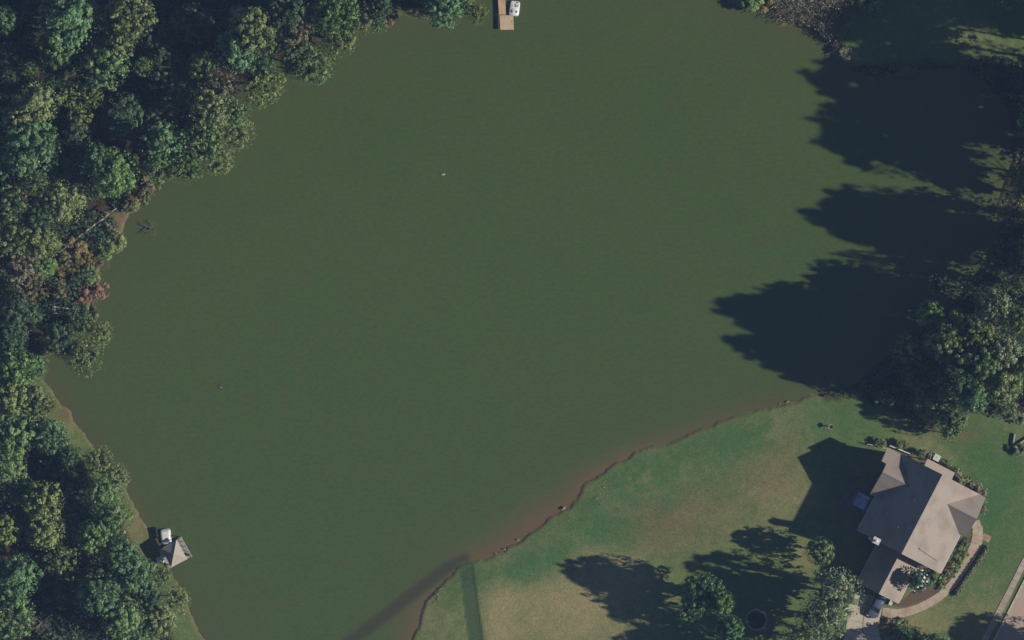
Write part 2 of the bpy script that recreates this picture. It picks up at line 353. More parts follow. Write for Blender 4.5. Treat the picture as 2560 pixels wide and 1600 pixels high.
sed = sed*(1-.85*chan)
water_me = grid_mesh('lake_water', wx, wy, np.zeros(WX.shape), {'sed': sed, 'shallow': greyish, 'channel': chan})
def water_material():
    m, n, l, p = material('turbid_lake_water')
    def attr(k): a = n.new('ShaderNodeAttribute'); a.attribute_name = k; return a.outputs['Fac']
    tc = n.new('ShaderNodeTexCoord')
    def nz(s, d=3, off=0.0, st=1.0):
        t = n.new('ShaderNodeTexNoise'); t.inputs['Scale'].default_value = s; t.inputs['Detail'].default_value = d
        mp = n.new('ShaderNodeMapping'); mp.inputs['Location'].default_value = (off, off*.7, 0); mp.inputs['Scale'].default_value = (1, st, 1); l.new(tc.outputs['Object'], mp.inputs[0]); l.new(mp.outputs[0], t.inputs['Vector']); return t.outputs['Fac']
    def mix(f, a, b):
        x = n.new('ShaderNodeMix'); x.data_type = 'RGBA'; l.new(f, x.inputs['Factor'])
        for s, k in ((a, 'A'), (b, 'B')):
            if isinstance(s, tuple): x.inputs[k].default_value = (*s, 1)
            else: l.new(s, x.inputs[k])
        return x.outputs['Result']
    def ramp(f, lo, hi, t0=0, t1=1):
        r = n.new('ShaderNodeMapRange'); r.inputs[1].default_value = lo; r.inputs[2].default_value = hi; r.inputs[3].default_value = t0; r.inputs[4].default_value = t1; l.new(f, r.inputs[0]); return r.outputs[0]
    sepx = n.new('ShaderNodeSeparateXYZ'); l.new(tc.outputs['Object'], sepx.inputs[0])
    g = mix(ramp(nz(.05), .3, .7), (.066,.110,.030), (.078,.114,.032))
    g = mix(ramp(sepx.outputs['Y'], -40, 40), (.074,.122,.040), g)      # clearer green water in the south bay
    g = mix(ramp(nz(.35, 3, 8, 1.0), .5, .75, 0, .5), g, (.090,.098,.040))
    g = mix(ramp(nz(.22, 2, 18), .55, .8, 0, .45), g, (.064,.102,.044))
    fine = n.new('ShaderNodeMix'); fine.data_type = 'RGBA'; fine.blend_type = 'MULTIPLY'; fine.inputs['Factor'].default_value = 1; l.new(g, fine.inputs['A'])
    l.new(mix(ramp(nz(1.3, 6, 41, 1.7), .3, .7), (.90,.91,.90), (1.10,1.09,1.12)), fine.inputs['B']); g = fine.outputs['Result']
    g = mix(attr('shallow'), g, (.095,.098,.044))
    g = mix(attr('sed'), g, (.160,.108,.060))
    g = mix(attr('channel'), g, (.066,.070,.042))
    l.new(g, p.inputs['Base Color']); p.inputs['Roughness'].default_value = .12; p.inputs['IOR'].default_value = 1.333; p.inputs['Specular IOR Level'].default_value = .5
    b = n.new('ShaderNodeBump'); b.inputs['Strength'].default_value = .6; b.inputs['Distance'].default_value = .06; l.new(nz(2.2, 5, 2, 1.8), b.inputs['Height']); l.new(b.outputs[0], p.inputs['Normal'])
    return m
water = link_mesh('lake_water', water_me, water_material()); tag(water, 'murky green lake water with reddish silt along the south shore', kind='structure')

# ------------------------------------------------------------------ foliage meshes
def quads_mesh(name, cen, nor, size, tone, mats, aspect=1.0):
    "one leaf-cluster quad per row, facing nor, random spin"
    N = len(cen); nor = nor/np.linalg.norm(nor, axis=1, keepdims=True)
    ref = rng.normal(size=(N, 3)); t = np.cross(nor, ref); t /= np.linalg.norm(t, axis=1, keepdims=True)+1e-9; b = np.cross(nor, t)
    s = size[:, None]*.5; t = t*s; b = b*s*aspect
    fold = nor*s*0.35
    v = np.stack([cen-t-b*.6, cen+t-b+fold*.5, cen+t*.8+b, cen-t*.7+b*.9-fold*.5], 1).reshape(-1, 3).astype(np.float32)
    me = bpy.data.meshes.new(name); me.vertices.add(4*N); me.vertices.foreach_set('co', v.ravel())
    me.loops.add(4*N); me.loops.foreach_set('vertex_index', np.arange(4*N, dtype=np.int32))
    me.polygons.add(N); me.polygons.foreach_set('loop_start', np.arange(0, 4*N, 4, dtype=np.int32)); me.polygons.foreach_set('loop_total', np.full(N, 4, dtype=np.int32))
    me.update(calc_edges=True)
    a = me.attributes.new('tone', 'FLOAT', 'FACE'); a.data.foreach_set('value', tone.astype(np.float32))
    for m in mats: me.materials.append(m)
    return me

def crown_points(Rr, depth, nblob, per, leaf, spread=.95, blob_r=(.16,.30), seed=0, cone=0.0, low=.30, fill=90):
    "crown of radius Rr metres centred on origin, top at +depth/2"
    g = np.random.default_rng(seed); cen = []; nor = []; tone = []; size = []
    ph = g.random(6)*6.28; am = g.uniform(.04, .13, 6)
    hub = []
    for i in range(nblob):
        th = g.random()*6.28; rim = 1 + sum(am[k]*math.sin((k+2)*th+ph[k]) for k in range(6))
        r = math.sqrt(g.random())*rim*spread
        up = math.sqrt(max(0, 1-min(1, r*.92)**2))
        if cone: up = (1-r*.95)
        z = up*depth*.5*g.uniform(.55, 1.0) if g.random() > low else -g.random()*depth*.42*(1-.3*r)
        br = Rr*g.uniform(*blob_r)*(1-.25*r)
        hub.append((r*math.cos(th)*Rr*.98, r*math.sin(th)*Rr*.98, z, br))
    for hx, hy, hz, br in hub:
        n = int(per*(br/(Rr*.23))**2*g.uniform(.75, 1.2)); 
        d = g.normal(size=(n, 3)); d /= np.linalg.norm(d, axis=1, keepdims=True)
        d[:, 2] = np.where(d[:, 2] < -.35, -d[:, 2], d[:, 2])
        rr = br*(.62+.45*g.random((n, 1))**.7)
        p = d*rr*np.array([g.uniform(.75, 1.25), g.uniform(.75, 1.25), g.uniform(.6, .95)])
        # finger-like bumps so that the outline is ragged
        p *= (1+.22*np.sin(d[:, :1]*7+hx*3)*np.sin(d[:, 1:2]*8+hy*3))
        cen.append(p+np.array([hx, hy, hz])); nn = d+np.array([0, 0, .45])+g.normal(size=(n, 3))*.42; nor.append(nn)
        base = g.uniform(.15, .85); tone.append(np.clip(base+g.normal(size=n)*.16, 0, 1)); size.append(leaf*g.uniform(.6, 1.35, n))
    # filler leaves added for solid cast shadows; core shade put into their tone
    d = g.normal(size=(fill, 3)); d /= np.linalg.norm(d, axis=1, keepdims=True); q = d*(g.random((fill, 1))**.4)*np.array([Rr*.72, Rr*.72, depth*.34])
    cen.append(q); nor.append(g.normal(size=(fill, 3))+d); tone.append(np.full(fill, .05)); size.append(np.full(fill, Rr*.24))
    # loose sprays at the rim
    n = int(nblob*per*.04); th = g.random(n)*6.28; rr = Rr*(.85+.3*g.random(n)); zz = (g.random(n)-.4)*depth*.4
    cen.append(np.stack([np.cos(th)*rr, np.sin(th)*rr, zz], -1)); nor.append(g.normal(size=(n, 3))+np.array([0, 0, .6])); tone.append(g.random(n)*.8); size.append(leaf*g.uniform(.5, 1.1, n))
    return np.concatenate(cen), np.concatenate(nor), np.concatenate(size), np.concatenate(tone)

PROTO = {}
def proto_crown(kind, i, Rr, depth, nblob, per, leaf, **k):
    c, n, s, t = crown_points(Rr, depth, nblob, per, leaf, seed=hash_seed(kind, i), **k)
    PROTO.setdefault(kind, []).append((quads_mesh('crown', c, n, s, t, [LEAF['green']]), Rr, depth))
def hash_seed(kind, i): return sum(ord(c)*(j+3) for j, c in enumerate(kind))*31+i*17
for i in range(7): proto_crown('broad', i, 4.5, 7.0, 110, 120, .34, blob_r=(.07,.23))
for i in range(4): proto_crown('loose', i, 4.5, 7.5, 80, 80, .30, blob_r=(.06,.18), spread=1.05)
for i in range(3): proto_crown('pine', i, 3.6, 9.0, 70, 60, .34, blob_r=(.10,.19), cone=1.0)
for i in range(3): proto_crown('willow', i, 4.5, 6.0, 130, 100, .27, blob_r=(.07,.18))
for i in range(4): proto_crown('bush', i, 1.6, 2.0, 26, 60, .20, blob_r=(.18,.34))
for i in range(2): proto_crown('small', i, 0.7, 0.9, 14, 34, .13, blob_r=(.25,.42))

def trunk_mesh(Rr, h, seed, limbs=7):
    "trunk from 0 to h with limbs that reach into a crown of radius Rr whose centre is at h"
    g = random.Random(seed); mb = MB(); r0 = .10+h*.016
    p = Vector((0, 0, 0)); pts = [p]
    for k in range(1, 6): pts.append(Vector((g.uniform(-.03, .03)*h*.5, g.uniform(-.03, .03)*h*.5, h*k/5)))
    for k in range(5): mb.tube(pts[k], pts[k+1], r0*(1-.16*k)*(1.35 if k == 0 else 1), r0*(1-.16*(k+1)), 7)
    for k in range(limbs):
        a = k*2.4+g.random(); s = pts[3 if k % 2 else 4]; q = s+Vector((math.cos(a)*Rr*.45, math.sin(a)*Rr*.45, h*.10))
        e = q+Vector((math.cos(a+g.uniform(-.4, .4))*Rr*.35, math.sin(a+g.uniform(-.4, .4))*Rr*.35, h*.06))
        mb.tube(s, q, r0*.42, r0*.25, 5); mb.tube(q, e, r0*.25, r0*.08, 5)
    return mb.mesh('trunk', True)
def bare_mesh(name, Rr, h, seed, n=9, thick=.09, flat=.5, levels=3):
    "a leafless branching plant"
    g = random.Random(seed); mb = MB()
    def grow(p, d, ln, r, lv):
        q = p+d*ln; mb.tube(p, q, r, r*.6, 4)
        if lv == 0: return
        for k in range(3):
            dd = (d+Vector((g.uniform(-.8, .8), g.uniform(-.8, .8), g.uniform(-.35, .5)))).normalized()
            grow(p+d*ln*g.uniform(.55, 1), dd, ln*g.uniform(.5, .8), r*.55, lv-1)
    mb.tube((0, 0, 0), (0, 0, h*.5), thick*1.6, thick*1.2, 6)
    for k in range(n):
        a = 6.283*k/n+g.uniform(-.3, .3); d = Vector((math.cos(a), math.sin(a), g.uniform(.2, 1)*flat+.15)).normalized()
        grow(Vector((0, 0, h*g.uniform(.2, .5))), d, Rr*.5, thick, levels-1)
    return mb.mesh(name, True)
TRUNKS = {}
def tree(px, py, rpx, h, color, kind, label, cat='tree', group='trees round the lake', name=None, squash=(1, 1), seed=None, deep=.55):
    "h: height of the crown's top above the ground; rpx: crown radius in photo pixels"
    if group.startswith('trees of the wood'): rpx *= 1.1
    protos = PROTO[kind]; i = (int(px*7+py*3) if seed is None else seed) % len(protos); me, Rr, depth = protos[i]
    r = rpx/16.0; s = r/Rr; sz = min(max(s, .6), 1.5) if kind in ('broad', 'loose', 'pine', 'willow') else s
    if deep and cat == 'tree': sz = max(sz, deep*h/depth)
    cz = .45+h-depth*sz*.5
    if cz < depth*sz*.30+.3: cz = depth*sz*.30+.3
    x, y = at(px, py, cz+depth*sz*.25)
    nm = name or {'pine': 'pine_tree', 'bush': 'bush', 'small': 'shrub'}.get(kind, 'broadleaf_tree')
    o = empty(nm, (x, y, .42), random.Random(px*13+py).uniform(0, 6.28), label, cat, group)
    key = (kind, i, color)
    base = me
    if key not in TRUNKS:
        m2 = base.copy(); m2.materials.clear(); m2.materials.append(LEAF[color]); TRUNKS[key] = m2
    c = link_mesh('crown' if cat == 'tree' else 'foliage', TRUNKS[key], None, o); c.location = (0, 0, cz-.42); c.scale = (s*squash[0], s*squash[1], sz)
    if kind in ('bush', 'small'):
        tk = ('t', kind)
        if tk not in TRUNKS:
            mb = MB()
            for k in range(5): mb.tube((0, 0, 0), (math.cos(k*1.3)*.5, math.sin(k*1.3)*.5, 1), .04, .02, 5)
            TRUNKS[tk] = mb.mesh('stem'); TRUNKS[tk].materials.append(M['bark'])
        t = link_mesh('stem', TRUNKS[tk], None, o); t.scale = (r*.5, r*.5, max(cz-.3, .15))
    else:
        tk = ('t', int(px+py) % 4)
        if tk not in TRUNKS: TRUNKS[tk] = trunk_mesh(4.5, 12.0, tk[1]*7+3); TRUNKS[tk].materials.append(M['bark'])
        t = link_mesh('trunk', TRUNKS[tk], None, o); t.scale = (s, s, max((cz-.42)/12.0, .1))
    return o

# ------------------------------------------------------------------ haze: the 900 m of air between the camera and the lake
hz = MB().box(-1700, 1700, -1700, 1700, -3.0, CAM_H+6)
hm = bpy.data.materials.new('haze'); hm.use_nodes = True; hn = hm.node_tree.nodes; hn.remove(hn['Principled BSDF'])
pv = hn.new('ShaderNodeVolumePrincipled'); pv.inputs['Color'].default_value = (.36, .54, 1.0, 1); pv.inputs['Density'].default_value = 0.00009
hm.node_tree.links.new(pv.outputs[0], hn['Material Output'].inputs['Volume'])
haze = hz.build('haze', hm); tag(haze, 'thin blue air between the camera and the lake', 'haze', kind='stuff')

# ------------------------------------------------------------------ trees of the north-west wood (crown centre px, py, radius px, height m)
NW = 'trees of the wood north-west of the lake'
WB = 'trees of the wood on the south-west bank'
for a in [
 (172,52,64,19,'blue','broad','large rounded blue-green crown at the top edge of the wood, west of the yellowish one',NW),
 (140,118,40,17,'green','broad','mid-green crown hanging below the large blue-green one near the top edge',NW),
 (322,35,50,20,'olive','broad','yellowish green crown at the top edge between a blue-green crown and deep shade',NW),
 (298,100,34,18,'olive','broad','small olive crown joined to the yellowish one at the top edge',NW),
 (262,158,52,17,'green','broad','green crown below the small olive crown, above the two lime-yellow trees',NW),
 (6,48,28,18,'blue','broad','blue-green crown cut by the top west corner of the view',NW),
 (176,238,26,13,'yellow','loose','brightest lime-yellow tree standing in the dark gap of the wood',NW),
 (228,240,24,13,'yellow','loose','narrow lime-yellow tree beside the brightest one in the dark gap',NW),
 (198,288,26,12,'yellow','loose','yellow-green tree just south of the two lime-yellow trees',NW),
 (75,172,17,14,'bright','loose','tiny bright sapling crown alone in the dark north of the olive crown',NW),
 (128,212,16,12,'bright','loose','tiny green crown between the lone sapling and the lime-yellow tree',NW),
 (357,165,20,14,'bright','loose','small fresh green crown alone at the edge of the wide dark gap',NW),
 (86,262,46,18,'olive','broad','olive crown west of the dark hollow, above the big teal crown',NW),
 (50,300,40,17,'olive','broad','dull olive crown at the west edge above the big teal crown',NW),
 (72,368,60,20,'blue','broad','big teal crown with rounded outline west of the black hollow',NW),
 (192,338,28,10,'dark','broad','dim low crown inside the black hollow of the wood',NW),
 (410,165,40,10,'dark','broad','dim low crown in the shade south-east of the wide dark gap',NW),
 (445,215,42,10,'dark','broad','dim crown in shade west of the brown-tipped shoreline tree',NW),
 (425,252,22,11,'blue','loose','small pale-tipped crown in the shade above the rusty bush',NW),
 (630,72,46,19,'olive','broad','olive crown with sandy tips next to the dead white tree',NW),
 (668,112,26,17,'olive','loose','small olive crown directly below the olive crown by the dead white tree',NW),
 (592,122,46,16,'blue','broad','dark blue-green crown directly below the dead white tree',NW),
 (640,165,38,12,'dark','broad','shaded green crown between the blue-green one and the golden shoreline tree',NW),
 (652,210,48,12.5,'yellow','willow','golden-green tree leaning over the water with drooping tips',NW),
 (548,212,40,15,'grey','loose','greyish pink-tipped crown just inland of the golden leaning tree',NW),
 (506,172,36,13,'green','broad','muted green crown inland of the greyish pink-tipped one',NW),
 (528,268,46,15,'olive','willow','olive crown on the water edge south of the greyish pink-tipped one',NW),
 (590,330,40,9,'olive','loose','thin olive shoreline crown reaching farthest over the water in this bend',NW),
 (585,278,34,12,'green','willow','green shoreline crown under the golden leaning tree',NW),
 (508,352,48,14,'green','willow','soft green shoreline crown above the cove with the rusty bush',NW),
 (545,398,34,9,'olive','willow','low olive crown dipping over the water below the soft green one',NW),
 (408,355,46,17,'blue','pine','pointed grey-green conifer crown standing among round crowns',NW),
 (460,412,40,12,'green','willow','green shoreline crown where the conifer and the low olive crown meet',NW),
 (395,422,32,12,'green','willow','green crown just east of the brightest green tree on the bank',NW),
 (285,430,50,15,'bright','broad','brightest green rounded tree on the bank above the fallen logs',NW),
 (243,395,30,15,'blue','broad','bluish crown touching the brightest green tree from the north-west',NW),
 (718,28,44,16,'dark','broad','dark crown at the top edge east of the dead white tree',NW),
 (742,78,38,15,'brown','loose','dark crown with pinkish brown tips near the top shore',NW),
 (838,38,50,16,'bright','willow','bright yellow-green crown at the top edge over the shore',NW),
 (848,92,40,13,'yellow','willow','yellow-green crown drooping over the water below the bright one',NW),
 (893,45,36,13,'olive','willow','olive crown at the top shore east of the bright yellow-green one',NW),
 (782,158,46,12,'green','willow','green crown leaning over the water below the pinkish brown tips',NW),
 (735,120,40,12,'dark','broad','shaded teal crown between pinkish brown tips and the leaning green crown',NW),
 (730,168,26,9,'blue','loose','wispy crown over the water west of the leaning green crown',NW),
 (945,60,20,7,'blue','loose','small dark green crown at the shore under the olive one',NW),
 (950,18,26,12,'dark','broad','shaded crown at the top edge just east of the olive shoreline crown',NW),
 (1112,18,42,10,'blue','broad','blue-green crown over the water west of the wooden dock',NW),
 (1150,8,28,9,'green','loose','green crown filling in between the blue-green crown and the dock',NW),
 (1192,32,24,8,'yellow','willow','small yellow-green crown nearest the wooden dock',NW),
 (90,455,26,15,'green','loose','narrow green crown in the shade above the olive grove',NW),
 (160,505,44,12,'olive','broad','olive crown directly west of the fallen logs',NW),
 (30,500,34,16,'green','loose','grey-green crown at the west edge level with the fallen logs',NW),
 (95,540,36,12,'dark','broad','dark crown between the west edge and the olive crown by the logs',NW),
 (26,598,42,15,'olive','loose','olive green crown at the west edge below the grey-green one',NW),
 (98,605,40,12,'olive','broad','olive crown with pink tips west of the orange-brown thicket',NW),
 (52,668,40,14,'grey','loose','greyish crown at the west edge beside the orange-brown thicket',NW),
 (108,662,28,8,'bright','broad','fresh green low tree at the west side of the orange-brown thicket',NW),
 (78,718,36,9,'brown','loose','brownish crown above the dark hollow by the pair of parallel logs',NW),
 (52,785,44,8,'dark','broad','dark crown in the hollow at the west edge above the bright bank trees',NW),
 (150,848,36,8,'dark','broad','dark green crown south of the pair of parallel logs',NW),
 (25,850,36,10,'dark','broad','shaded crown at the west edge touching the bright bank trees',NW),
 (208,892,40,9,'olive','willow','olive tree reaching over the water at the mouth of the small inlet',NW),
 (165,872,24,8,'olive','loose','thin olive crown between the reaching tree and the small inlet',NW),
 (252,832,26,7,'yellow','loose','branchy yellow-brown tree leaning over the water above the reaching olive tree',NW),
 (200,812,28,7,'green','loose','small green crown with pale flecks behind the branchy yellow-brown tree',NW),
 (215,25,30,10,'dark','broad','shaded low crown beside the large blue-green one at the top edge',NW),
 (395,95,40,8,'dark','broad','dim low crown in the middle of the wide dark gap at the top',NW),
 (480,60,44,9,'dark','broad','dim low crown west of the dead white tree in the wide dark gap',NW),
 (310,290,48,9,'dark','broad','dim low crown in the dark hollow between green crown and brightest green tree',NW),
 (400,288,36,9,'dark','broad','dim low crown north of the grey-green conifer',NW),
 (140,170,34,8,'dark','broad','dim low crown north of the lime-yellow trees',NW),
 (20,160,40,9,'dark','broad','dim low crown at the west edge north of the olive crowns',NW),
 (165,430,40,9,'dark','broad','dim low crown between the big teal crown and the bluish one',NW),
 (8,420,34,15,'blue','loose','teal crown cut by the west edge south of the big teal crown',NW),
 (42,925,44,14,'bright','broad','bright green crown at the start of the grassy bank strip',WB),
 (88,920,26,10,'blue','broad','deep green crown overhanging the inlet beside the bright one',WB),
 (28,992,46,15,'yellow','broad','yellow-green crown at the west edge of the grassy bank strip',WB),
 (82,1005,36,14,'olive','broad','olive crown bordering the top of the grassy bank strip',WB),
 (118,1018,20,8,'olive','loose','small round bushy tree standing on the grassy bank strip',WB),
 (34,1080,48,16,'green','broad','pale green clumpy crown at the west edge above the dark hollow',WB),
 (125,1092,36,14,'blue','broad','blue-green crown with a sandy tip above the dark hollow of the bank',WB),
 (172,1138,24,11,'blue','broad','small blue-green crown at the rim of the dark hollow beside the grass strip',WB),
 (18,1165,38,15,'green','broad','green crown at the west edge beside the dark hollow',WB),
 (46,1225,32,11,'blue','broad','teal crown at the west edge north of the tan-yellow tree',WB),
 (105,1255,42,16,'yellow','broad','tan-yellow crown rising from the dark hollow of the bank wood',WB),
 (112,1328,40,15,'yellow','broad','second tan-yellow crown joined below the first in the bank wood',WB),
 (12,1325,32,14,'yellow','broad','yellowish crown cut by the west edge level with the boathouse',WB),
 (150,1395,40,13,'olive','loose','dull olive crown below the tan-yellow pair in the bank wood',WB),
 (245,1150,32,9,'olive','willow','grey-green crown touching the water line at the middle of the bank',WB),
 (290,1192,30,8,'olive','willow','small round grey-green crown hanging over the water at the bank',WB),
 (262,1230,38,11,'green','broad','green crown directly below the two grey-green ones on the water line',WB),
 (278,1300,40,12,'green','broad','fresh green crown north-west of the boathouse',WB),
 (235,1345,38,13,'bright','broad','bright leafy crown west of the boathouse shadow',WB),
 (303,1388,38,13,'blue','broad','blue-green crown beside the boathouse shadow',WB),
 (340,1440,42,12,'blue','broad','blue-green crown south-west of the three white chairs',WB),
 (245,1487,46,16,'blue','broad','tall blue-green crown with bright flecks near the bottom of the bank wood',WB),
 (305,1545,44,14,'green','broad','green crown at the bottom edge of the bank wood',WB),
 (400,1440,26,6,'olive','willow','low olive tree on the bank just south of the boathouse',WB),
 (440,1500,30,7,'yellow','willow','yellowish olive tree at the water line near the bottom edge',WB),
 (396,1548,38,10,'olive','broad','olive crown at the bottom edge beside the strip of grass and water',WB),
 (372,1495,32,9,'dark','broad','dark crown inland of the yellowish olive water-line tree',WB),
 (40,1445,46,16,'blue','broad','big blue-green crown in the bottom west corner, upper of two',WB),
 (26,1540,48,16,'green','broad','big green crown in the bottom west corner, lower of two',WB),
 (360,1585,34,9,'green','willow','green crown cut by the bottom edge near the grass strip',WB),
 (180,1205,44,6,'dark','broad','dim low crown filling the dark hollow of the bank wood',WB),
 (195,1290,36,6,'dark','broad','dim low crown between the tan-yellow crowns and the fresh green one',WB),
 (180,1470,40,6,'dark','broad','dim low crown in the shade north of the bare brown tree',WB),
 ]: tree(*a[:7], group=a[7])

# ------------------------------------------------------------------ trees of the east shore
ES = 'trees on the east shore'
for a in [
 (2486,763,40,18.3,'pale','broad','pale green rounded crown standing alone in deep shade on the east shore',ES),
 (2330,788,34,16,'bright','broad','bright green crown at the water side of the east cluster',ES),
 (2388,796,24,15,'yellow','broad','yellow-tinged crown touching the bright green one by the water',ES),
 (2352,716,30,13,'dark','loose','dark teal crown beside the bare white trunk',ES),
 (2462,848,38,19,'yellow','broad','sandy yellow-green crown at the heart of the east cluster',ES),
 (2362,856,42,22.8,'olive','broad','olive-green crown south of the yellow-tinged one, catching sun on its east side',ES),
 (2508,885,46,20,'pale','broad','pale leafy crown east of the sandy yellow-green one',ES),
 (2420,925,30,14,'blue','broad','blue-green crown at the lower rim of the east cluster beside the dark gap',ES),
 (2508,955,50,17,'olive','broad','largest sunlit olive-green crown on the east shore',ES),
 (2430,990,44,20,'blue','broad','bluish crown between the largest sunlit crown and the olive shrubbery',ES),
 (2522,1022,28,9,'pale','loose','pale crown at the south tip of the east cluster above the lawn',ES),
 (2275,872,38,15,'olive','loose','shaded olive crown at the water edge of the east cluster',ES),
 (2300,935,42,12,'dark','broad','dark crown in the shade south of the shaded olive crown',ES),
 (2236,868,12,9,'green','loose','tiny lit green crown farthest out towards the water',ES),
 (2232,985,30,5,'dark','loose','low bluish crown in the shade at the lawn edge',ES),
 (2340,1000,50,7.5,'olive','broad','olive and pink crown at the lawn edge north of the round shade',ES),
 (2290,1010,22,5,'blue','loose','small pale-flecked crown beside the orange shrub at the lawn edge',ES),
 (2384,1052,34,9.6,'green','broad','green crown standing on the lawn north of the house',ES),
 (2372,1085,20,7,'bright','loose','small bright crown joined to the lawn tree north of the house',ES),
 (2536,528,34,11,'brown','loose','pinkish brown crown at the east edge of the view above the dark stretch',ES),
 (2550,706,22,19,'olive','loose','sandy olive crown cut by the east edge north-east of the lone pale crown',ES),
 (2546,440,24,9,'bright','broad','bright yellow-green crown at the east edge beside the brown cove',ES),
 (2562,480,26,9,'green','broad','green crown cut by the east edge below the bright yellow-green one',ES),
 (2550,800,30,16,'yellow','broad','yellow-green crown cut by the east edge above the largest sunlit crown',ES),
 (2515,640,40,10,'dark','broad','dark crown with white flecks in the shade at the east edge',ES),
 (2470,700,34,9,'dark','broad','dark crown just north of the lone pale crown',ES),
 (2420,760,34,8,'dark','broad','dark low crown west of the lone pale crown',ES),
 (2553,910,36,18,'green','broad','green crown cut by the east edge beside the largest sunlit crown',ES),
 ]: tree(*a[:7], group=a[7], deep=.85)
# tall trees standing just east of the frame; their long shadows lie on the lake
OFF = 'tall trees beyond the east edge whose shadows reach the lake'
for px, py, r, h, dp in [(2632,278,70,23.8,.9),(2652,372,60,24,.9),(2705,238,60,25,.9),(2740,50,46,22,.9),(2690,140,60,26,.62),(2732,104,56,25,.5),(2704,444,58,25,.6),(2800,470,50,21,.42),
                     (2790,55,60,25,.9),(2800,330,90,26,.9),(2700,6,62,27.5,.9),(2760,-10,60,27,.9),(2790,-60,80,25,.9),(2900,0,80,26,.9),(2900,250,80,26,.9),(2520,-40,50,12,.8),(2640,-90,90,26,.9),
                     (2604,624,48,23.6,.9),(2684,592,50,24.5,.8),(2690,660,50,23.5,.7),(2790,640,70,26,.8)]:
    tree(px, py, r, h, 'green', 'broad', 'tall green tree just beyond the east edge of the view, shading the lake', group=OFF, deep=dp)
# the three trees whose shadows make the lowest fingers on the lake
for px, py, r, h, c, lab in [(2385,948,44,22,'dark','tall dark crown at the heart of the shaded side of the east cluster'),  # this crown would stand in sun; its shade is put into the leaf colour
                             (2425,828,36,21.5,'olive','tall olive crown behind the sandy one, its shadow forking on the lake'),
                             (2405,895,44,21.5,'green','tall green crown in the middle of the east cluster with the longest shadow'),
                             (2455,905,40,23,'green','tall green crown between sandy and largest sunlit crowns')]:
    tree(px, py, r, h, c, 'broad', lab, group=ES, deep=.9)

# ------------------------------------------------------------------ trees on the south lawn
LW = 'trees on the lawn'
for a in [
 (2052,1380,33,9.0,'green','broad','small feathery tree alone on the lawn beside the house shadow',LW),
 (1754,1484,47,14,'blue','broad','dark blue-green tree on the lawn, upper of the pair west of the trampoline',LW),
 (1722,1530,34,11,'blue','loose','narrow blue-green crown at the lawn side of the trampoline trees',LW),
 (1802,1508,32,15,'bright','broad','bright yellow-green crown nearest the trampoline',LW),
 (1824,1577,34,13,'blue','broad','teal crown cut by the bottom edge beside the trampoline',LW),
 (2096,1488,60,15,'pale','willow','large feathery grey-green tree between trampoline and driveway',LW),
 (2056,1548,58,14,'pale','willow','lower half of the large feathery tree by the driveway',LW),
 (2000,1600,40,11,'olive','willow','feathery crown at the bottom edge south of the trampoline path',LW),
 (1925,1672,60,18,'green','pine','conifer just below the bottom edge casting a spiky shadow on the dry lawn',LW),
 (1890,1650,50,12,'green','broad','tree just below the bottom edge shading the ground round the trampoline',LW),
 (2690,1640,60,12,'green','broad','tree just beyond the bottom corner whose shadow lies on the road',LW),
 (2640,1680,60,11,'green','broad','second tree just beyond the bottom corner shading the kerb',LW),
 (2296,1640,46,5,'dark','broad','dark tree at the bottom edge below the curved path',LW),
 (2352,1662,50,11,'dark','broad','dark tree below the bottom edge shading the driveway',LW),
 (2262,1592,24,4,'blue','broad','low dark bush-like tree at the bottom edge beside the driveway',LW),
 (2350,1618,34,5,'blue','broad','blue-green crown cut by the bottom edge south of the path',LW),
 ]: tree(*a[:7], group=a[7], deep=.9)

# flowering tree by the garage
ft = tree(2296, 1452, 27, 8.8, 'dark', 'broad', 'dark tree dotted with white blossom beside the garage roof', group=LW, name='flowering_tree')
fx, fy = 0, 0
g = np.random.default_rng(5); nfl = 60
d = g.normal(size=(nfl, 3)); d[:, 2] = abs(d[:, 2])+.3; d /= np.linalg.norm(d, axis=1, keepdims=True)
cen = d*np.array([1.75, 1.75, 3.7])*g.uniform(.95, 1.12, (nfl, 1))+np.array([0, 0, 4.9])
fl_me = quads_mesh('blossom', cen, np.tile([0, 0, 1.], (nfl, 1))+g.normal(size=(nfl, 3))*.3, g.uniform(.18, .42, nfl), g.random(nfl), [M['flower']])
b = link_mesh('blossom', fl_me, None, ft); tag(b, 'white flower clusters', kind='stuff')

# bare and dead trees
def bare(px, py, rpx, h, mat, label, name='dead_tree', cat='tree', seed=0, n=8, thick=.08, flat=.5, z=.42, levels=3):
    x, y = at(px, py, h*.7)
    o = empty(name, (x, y, z), 0, label, cat)
    link_mesh('branches', bare_mesh('branches', rpx/16, h, seed or int(px), n, thick, flat, levels), M[mat], o)
    return o
bare(588, 28, 26, 19, 'deadwood', 'leafless dead tree with bone-white branches near the top edge', n=12, thick=.20, flat=.6, levels=4)
bare(2408, 718, 16, 17, 'deadwood', 'bare white trunk of a dead tree in the east shore shade', n=4, thick=.14, flat=1.2)
bare(298, 245, 12, 14, 'deadwood', 'narrow dead white snag inside the dark gap of the wood', n=4, thick=.13, flat=1.6)
bare(98, 1562, 30, 12, 'drywood', 'leafless brown tree at the bottom edge of the bank wood', n=12, thick=.07, flat=.4, levels=4)
bare(238, 728, 30, 3.2, 'stone_pink', 'reddish bare shrub leaning over the water below the thicket', 'bare_shrub', 'shrub', n=14, thick=.04, flat=.25, levels=4)
bare(255, 835, 26, 6, 'drywood', 'bare forked branches poking over the water above the olive tree', 'bare_shrub', 'shrub', n=10, thick=.05, flat=.3)
bare(378, 572, 24, 2.2, 'drywood', 'thin drowned shrub standing in the water beside the fallen logs', 'bare_shrub', 'shrub', n=11, thick=.035, flat=.3, z=-.2)
